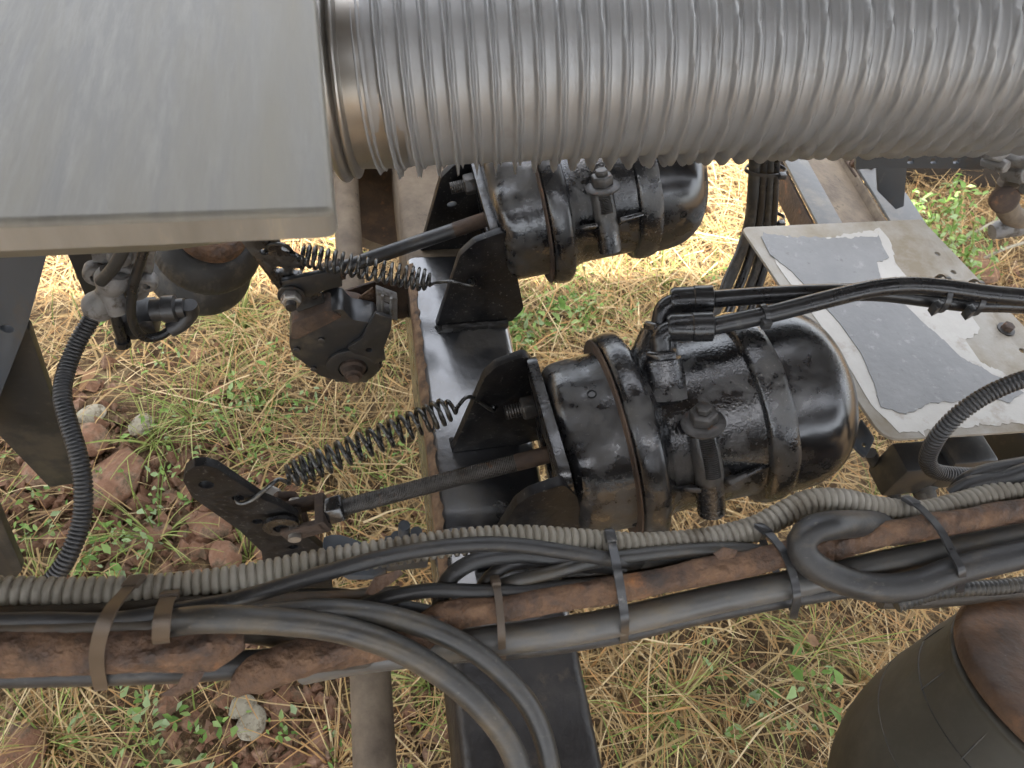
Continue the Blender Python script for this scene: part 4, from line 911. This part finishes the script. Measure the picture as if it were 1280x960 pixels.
lv = thing('levelling_valve', 'grey cast aluminium levelling valve with hoses under the silver box', 'valve', at_y(165, 370, .64) - Z * .06)
YV = .63
MB().plate(rounded(trace_y([(108, 285), (196, 285), (192, 330), (186, 372), (160, 380), (135, 366), (118, 340)], YV), .008), Y * .05).build('body', 'cast_alu', lv, bevel=.006, seg=3)
for px, py, r in ((122, 340, .014), (155, 336, .011), (170, 352, .012), (150, 318, .012), (184, 350, .011)):
    p = at_y(px, py, YV); MB().lathe(p + Y * .004, -Y, smoothprof([(0, r), (.01, r), (.014, r * .8), (.0145, r * .4), (.010, r * .36)], 2), 18).build('boss', 'cast_alu', lv)
MB().tube(spline([at_y(143, 340, YV - .012), at_y(137, 358, YV - .016), at_y(128, 374, YV - .018), at_y(121, 388, YV - .018)], 6), [.012 + .0035 * math.sin(i * .5) + .002 for i in range(19)], 18).build('elbow', 'cast_alu', lv)
MB().tube(spline([at_y(133, 360, YV - .016), at_y(142, 376, YV - .02), at_y(147, 388, YV - .022)], 6), .012, 16).build('branch', 'cast_alu', lv)
MB().cyl(at_y(143, 392, YV - .02), at_y(153, 426, YV - .02), .006, 12).cyl(at_y(153, 425, YV - .02), at_y(155, 431, YV - .02), .0085, 12).build('drain_pipe', 'hose_gloss', lv)
MB().cyl(at_y(145, 398, YV - .005), at_y(151, 424, YV - .005), .005, 10).build('white_wick', 'tag_white', lv)
MB().box(at_y(172, 398, YV + .01), (X, Y, Z), (.022, .02, .016)).build('sensor_block', 'conduit_black', lv, bevel=.003)
MB().lathe(at_y(190, 388, YV), Vector((1, 0, .08)), [(0, .013), (.012, .013), (.013, .0155), (.026, .0155), (.028, .011), (.036, .011)], 18).build('connector', 'conduit_black', lv)
MB().tube(spline([at_y(236, 381, YV), at_y(238, 390, YV), at_y(228, 403, YV - .004), at_y(213, 412, YV - .008)], 6), .0095, 14).build('boot', 'conduit_black', lv)
tag(MB().tube(spline([at_y(216, 410, YV - .008), at_y(200, 420, YV - .016), at_y(182, 422, YV - .022), at_y(170, 412, YV - .026), at_y(164, 392, YV - .028), at_y(166, 360, YV - .028), at_y(176, 326, YV - .028), at_y(186, 290, YV - .026)], 8), .0052, 12).build('black_cable', 'hose_gloss', None), 'thin black cable looping round the levelling valve', 'cable')
tag(MB().tube(spline([at_y(126, 352, YV - .03), at_y(142, 334, YV - .034), at_y(156, 308, YV - .034), at_y(162, 285, YV - .034)], 8), .0062, 12).build('black_cable', 'rubber_black', None), 'short black cable rising over the levelling valve to the silver box', 'cable')
P = [at_y(122, 384, YV - .02), at_y(112, 402, YV - .03), at_y(96, 430, YV - .05), at_y(82, 466, YV - .08), at_y(78, 496, YV - .11), at_y(86, 530, YV - .14), at_y(97, 566, YV - .17), at_y(104, 606, YV - .2), at_y(102, 650, YV - .23), at_y(86, 694, YV - .26), at_y(62, 728, YV - .28), at_y(30, 760, YV - .3)]
corrugated('black_conduit', 'long black corrugated hose hanging down the left side', spline(P, 8), .0092, .0042, .0013, 'conduit_black')

asf = thing('air_spring', 'black ribbed rubber air spring with rusty top below the silver box', 'air spring', Vector((0, 0, 0)))
c1 = at_y(262, 296, .84); asf.location = c1 - Z * .14; BASE[asf.name] = asf.location.copy()
aF = Vector((.34, -.30, .9)).normalized(); fb = []
for i in range(49):
    f = i / 48; fb.append((.012 - .15 * f, .047 + .027 * abs(math.sin(math.pi * (f * 2.0 + .02))) ** .6))
def tread(z_, th):
    f = (.012 - z_) / .15; k_ = (f * 2.0 + .02) % 1
    return 1 + (.007 if .3 < k_ < .62 and math.sin(th * 70) > 0 else 0)
MB().lathe(c1, aF, [(.0121, .02)] + fb, 280, wob=tread).build('bellows', 'rubber_black', asf, smooth=40)
MB().lathe(c1, aF, smoothprof([(.010, .046), (.016, .048), (.026, .043), (.030, .03), (.030, .002)], 3), 40).build('top_cap', 'rust_brown', asf, smooth=60)

# ================================================================== RIGHT REAR: CABLES, CROSS MEMBER, RAIL, SHRUB
for i, (dx, r_, lab) in enumerate(((-14, .0085, 'leftmost'), (-4, .0075, 'second from left'), (5, .007, 'third from left'), (12, .0065, 'rightmost'))):
    pts = [at_y(958 + dx, 190, .80), at_y(956 + dx, 230, .80), at_y(952 + dx * 1.1, 280, .79), at_y(940 + dx * 1.4, 330, .77), at_y(925 + dx * 1.6, 370, .74), at_y(910 + dx * 1.8, 410, .70)]
    tag(MB().tube(spline(pts, 8), r_, 12).build('black_cable', 'hose_gloss' if i % 2 else 'rubber_black', None), f'{lab} black cable of the upright bundle left of the cover plate', 'cable', 'upright black cable bundle')
for j, (py, lab) in enumerate(((212, 'upper tie on the upright cable bundle under the flex pipe'), (272, 'lower tie on the upright cable bundle above the cover plate'))):
    c = at_y(957, py, .80); t = thing('cable_tie', lab, 'cable tie', c, 'ties on the upright cables')
    MB().ribbon(circle3(c, X, Y, .031, 24, .014), Z, .005, .0014, True).build('strap', 'tie_black', t)
    MB().box(c + X * .02 - Y * .014, (X, Y, Z), (.005, .004, .004)).build('buckle', 'tie_black', t, bevel=.0006)
tag(MB().tube(spline([at_y(930, 288, .74), at_y(922, 312, .72), at_y(905, 350, .68), at_y(898, 372, .66)], 6), .0022, 8).build('thin_wire', 'rubber_black', None), 'thin black wire hanging left of the cover plate corner', 'wire')

cm = thing('cross_member', 'grey and brown steel channel behind the pale cover plate', 'cross member', at_z(1060, 250, .50))
# channel running back and to the left: pale top flange, brown web, right flange
zc = .56
def quad_plate(pts, z, th, name, m):
    return MB().plate([at_z(px, py, zz) for (px, py), zz in zip(pts, z)], th).build(name, m, cm, bevel=.0012)
a0, a1 = at_z(975, 196, .48), at_z(1045, 330, .48)
dch = (a1 - a0).normalized(); sch = dch.cross(Z); sch = sch if sch.x > 0 else -sch
def strip(o, wv, name, m, th=.006):
    nrm = dch.cross(wv).normalized()
    return MB().plate([o - dch * .05, o + dch * .30, o + dch * .30 + wv, o - dch * .05 + wv], nrm * th).build(name, m, cm, bevel=.001)
strip(a0, sch * .042 + Z * .002, 'left_flange', 'channel_grey')
b0 = a0 + sch * .0425 - Z * .004
strip(b0, sch * .092 - Z * .022, 'web', 'dust_brown')
strip(b0 + sch * .0925 - Z * .0215, sch * .004 + Z * .02, 'inner_wall', 'dust_brown')
strip(b0 + sch * .0965 - Z * .0015, sch * .06 + Z * .002, 'right_flange', 'channel_grey')
strip(a0 - Z * .0065, -Z * .05 + sch * .004, 'edge_return', 'rust_dark')
bb = at_z(1082, 214, .47)
MB().plate([bb + X * -.03 + Y * -.02, bb + X * .04 + Y * -.02, bb + X * .04 + Y * .03, bb + X * -.03 + Y * .03], Z * .005).build('bolt_pad', 'rust_dark', cm, bevel=.001)
MB().hexnut(bb + Z * .005, Z, .011, .01).build('nut', 'rust_dark', cm, bevel=.0006)
MB().hexnut(bb + Z * .005 - X * .022 + Y * .01, Z, .009, .012).build('nut', 'rust_brown', cm, bevel=.0006)

rl = thing('perforated_rail', 'dark blue grey rail with slots just below the flex pipe at right', 'rail', at_y(1150, 200, .82) - Z * .06)
YR = .80
slots = []
for px in (1139, 1168, 1196):
    slots.append(rounded(trace_y([(px - 4, 198), (px + 4, 198), (px + 3, 205), (px - 5, 205)], YR), .003, 3))
MB().plate(trace_y([(1070, 160), (1262, 160), (1262, 213), (1238, 211), (1100, 210), (1070, 212)], YR), Y * .006, slots).build('rail_web', 'paint_bluegrey', rl, bevel=.001)
MB().plate(trace_y([(1096, 205), (1134, 205), (1130, 258), (1120, 262), (1098, 240)], YR + .02), Y * .006).build('gusset', 'paint_bluegrey', rl, bevel=.001)
fw = tag(MB().box(at_z(1190, 236, 0) + Y * .05 + Z * .14, (X, Y, Z), (.60, .05, .14)).build('timber_beam', 'wood_dark', None, bevel=.006), 'dark brown beam lying behind the leafy shrub', 'beam')
# cast fitting cluster at the right edge
eg = thing('pipe_fitting_cluster', 'grey cast pipe fittings with rusty elbow at the right edge under the flex pipe', 'fittings', at_y(1262, 240, .74) - Z * .08)
for px, py, r in ((1246, 198, .014), (1262, 206, .016), (1276, 200, .018), (1270, 222, .018), (1284, 232, .02), (1240, 210, .010), (1290, 205, .02)):
    p = at_y(px, py, .74); d_ = Vector((random.gauss(0, .5), -1, random.gauss(.3, .4)))
    MB().hexnut(p + Y * .02, d_, r, .035).build('hex_fitting', 'cast_alu', eg, bevel=.0015)
MB().tube(spline([at_y(1262, 226, .75), at_y(1258, 250, .75), at_y(1266, 270, .75), at_y(1300, 282, .75)], 6), .016, 14).build('elbow', 'dust_brown', eg)
MB().lathe(at_y(1252, 248, .74), Vector((-.4, -1, .5)), smoothprof([(0, .018), (.012, .02), (.016, .014)], 3), 20).build('flange', 'rust_dark', eg)
MB().tube(spline([at_y(1240, 290, .75), at_y(1262, 284, .75), at_y(1290, 280, .75), at_y(1320, 284, .75)], 5), [.012, .013, .015, .014, .016, .015, .017, .017, .016, .016, .015, .016, .016, .016, .016, .016], 14).build('stub_pipe', 'cast_alu', eg)

# leafy shrub
sh = thing('leafy_shrub', 'leafy green shrub growing beyond the cover plate', 'shrub', at_z(1165, 360, 0))
base = at_z(1165, 365, 0); lx, ly, lz, ls = [], [], [], []
stems = MB()
for k in range(12):
    top = at_y(1140 + rng.random() * 90, 205 + rng.random() * 110, 1.20 + rng.normal(0, .08)); b_ = base + Vector((rng.normal(0, .05), rng.normal(0, .04), 0))
    pts = spline([b_, b_.lerp(top, .5) + Vector((rng.normal(0, .03), rng.normal(0, .03), .04)), top], 8)
    stems.tube(pts, [.0026 - .0018 * i / (len(pts) - 1) for i in range(len(pts))], 6)
    for p in pts[4:]:
        for j in range(3): lx.append(p.x + rng.normal(0, .018)); ly.append(p.y + rng.normal(0, .018)); lz.append(p.z + rng.normal(0, .015)); ls.append(rng.uniform(.012, .026))
for px, py in ((1150, 330), (1160, 350), (1185, 345), (1170, 365), (1205, 330)):
    q = at_z(px, py, .1)
    for j in range(7): lx.append(q.x + rng.normal(0, .035)); ly.append(q.y + rng.normal(0, .035)); lz.append(q.z + rng.normal(0, .03)); ls.append(rng.uniform(.016, .034))
stems.build('stems', 'grass_green', sh)
lo = leaves('foliage', np.array(lx) - sh.location.x, np.array(ly) - sh.location.y, np.array(lz) - sh.location.z, np.array(ls), 'weed_leaf', .6)
del lo['kind']; lo.parent = sh
for (p0, p1, lab) in (((1190, 310), (1262, 268), 'pale dry twig leaning behind the cover plate, upper one'), ((1212, 332), (1290, 300), 'pale dry twig near the right edge, lower one')):
    tag(MB().tube(spline([at_z(p0[0], p0[1], .02), at_z((p0[0] + p1[0]) / 2, (p0[1] + p1[1]) / 2 - 3, .06), at_z(p1[0], p1[1], .05)], 6), .004, 8).build('dry_twig', 'stone_pale', None), lab, 'twig')

# ================================================================== LIGHT BLOCKERS OVERHEAD (added out of view to shade axle and ground)
blk = thing('light_blocker', 'unseen dark panels added overhead to block light from the axle', 'light blocker', (0, 0, 1.9))
MB().box((0, .15, 2.0), (X, Y, Z), (3.2, .65, .04)).build('blocker_panel', 'blocker_dark', blk)
MB().box((0, -1.75, 2.0), (X, Y, Z), (3.2, .75, .04)).build('blocker_panel', 'blocker_dark', blk)  # added panel; the gap before it leaves a sky band reflected in the chambers
MB().box((2.2, 1.0, 2.0), (X, Y, Z), (1.0, .198, .04)).build('blocker_panel', 'blocker_dark', blk)  # added panel keeping the sun off the shrub
for xx in (-2.4, -1.6, -.8, .9, 1.7, 2.5):
    MB().box((xx, -.85, 1.92), (X, Y, Z), (.04, 1.65, .039)).build('blocker_bar', 'blocker_dark', blk)
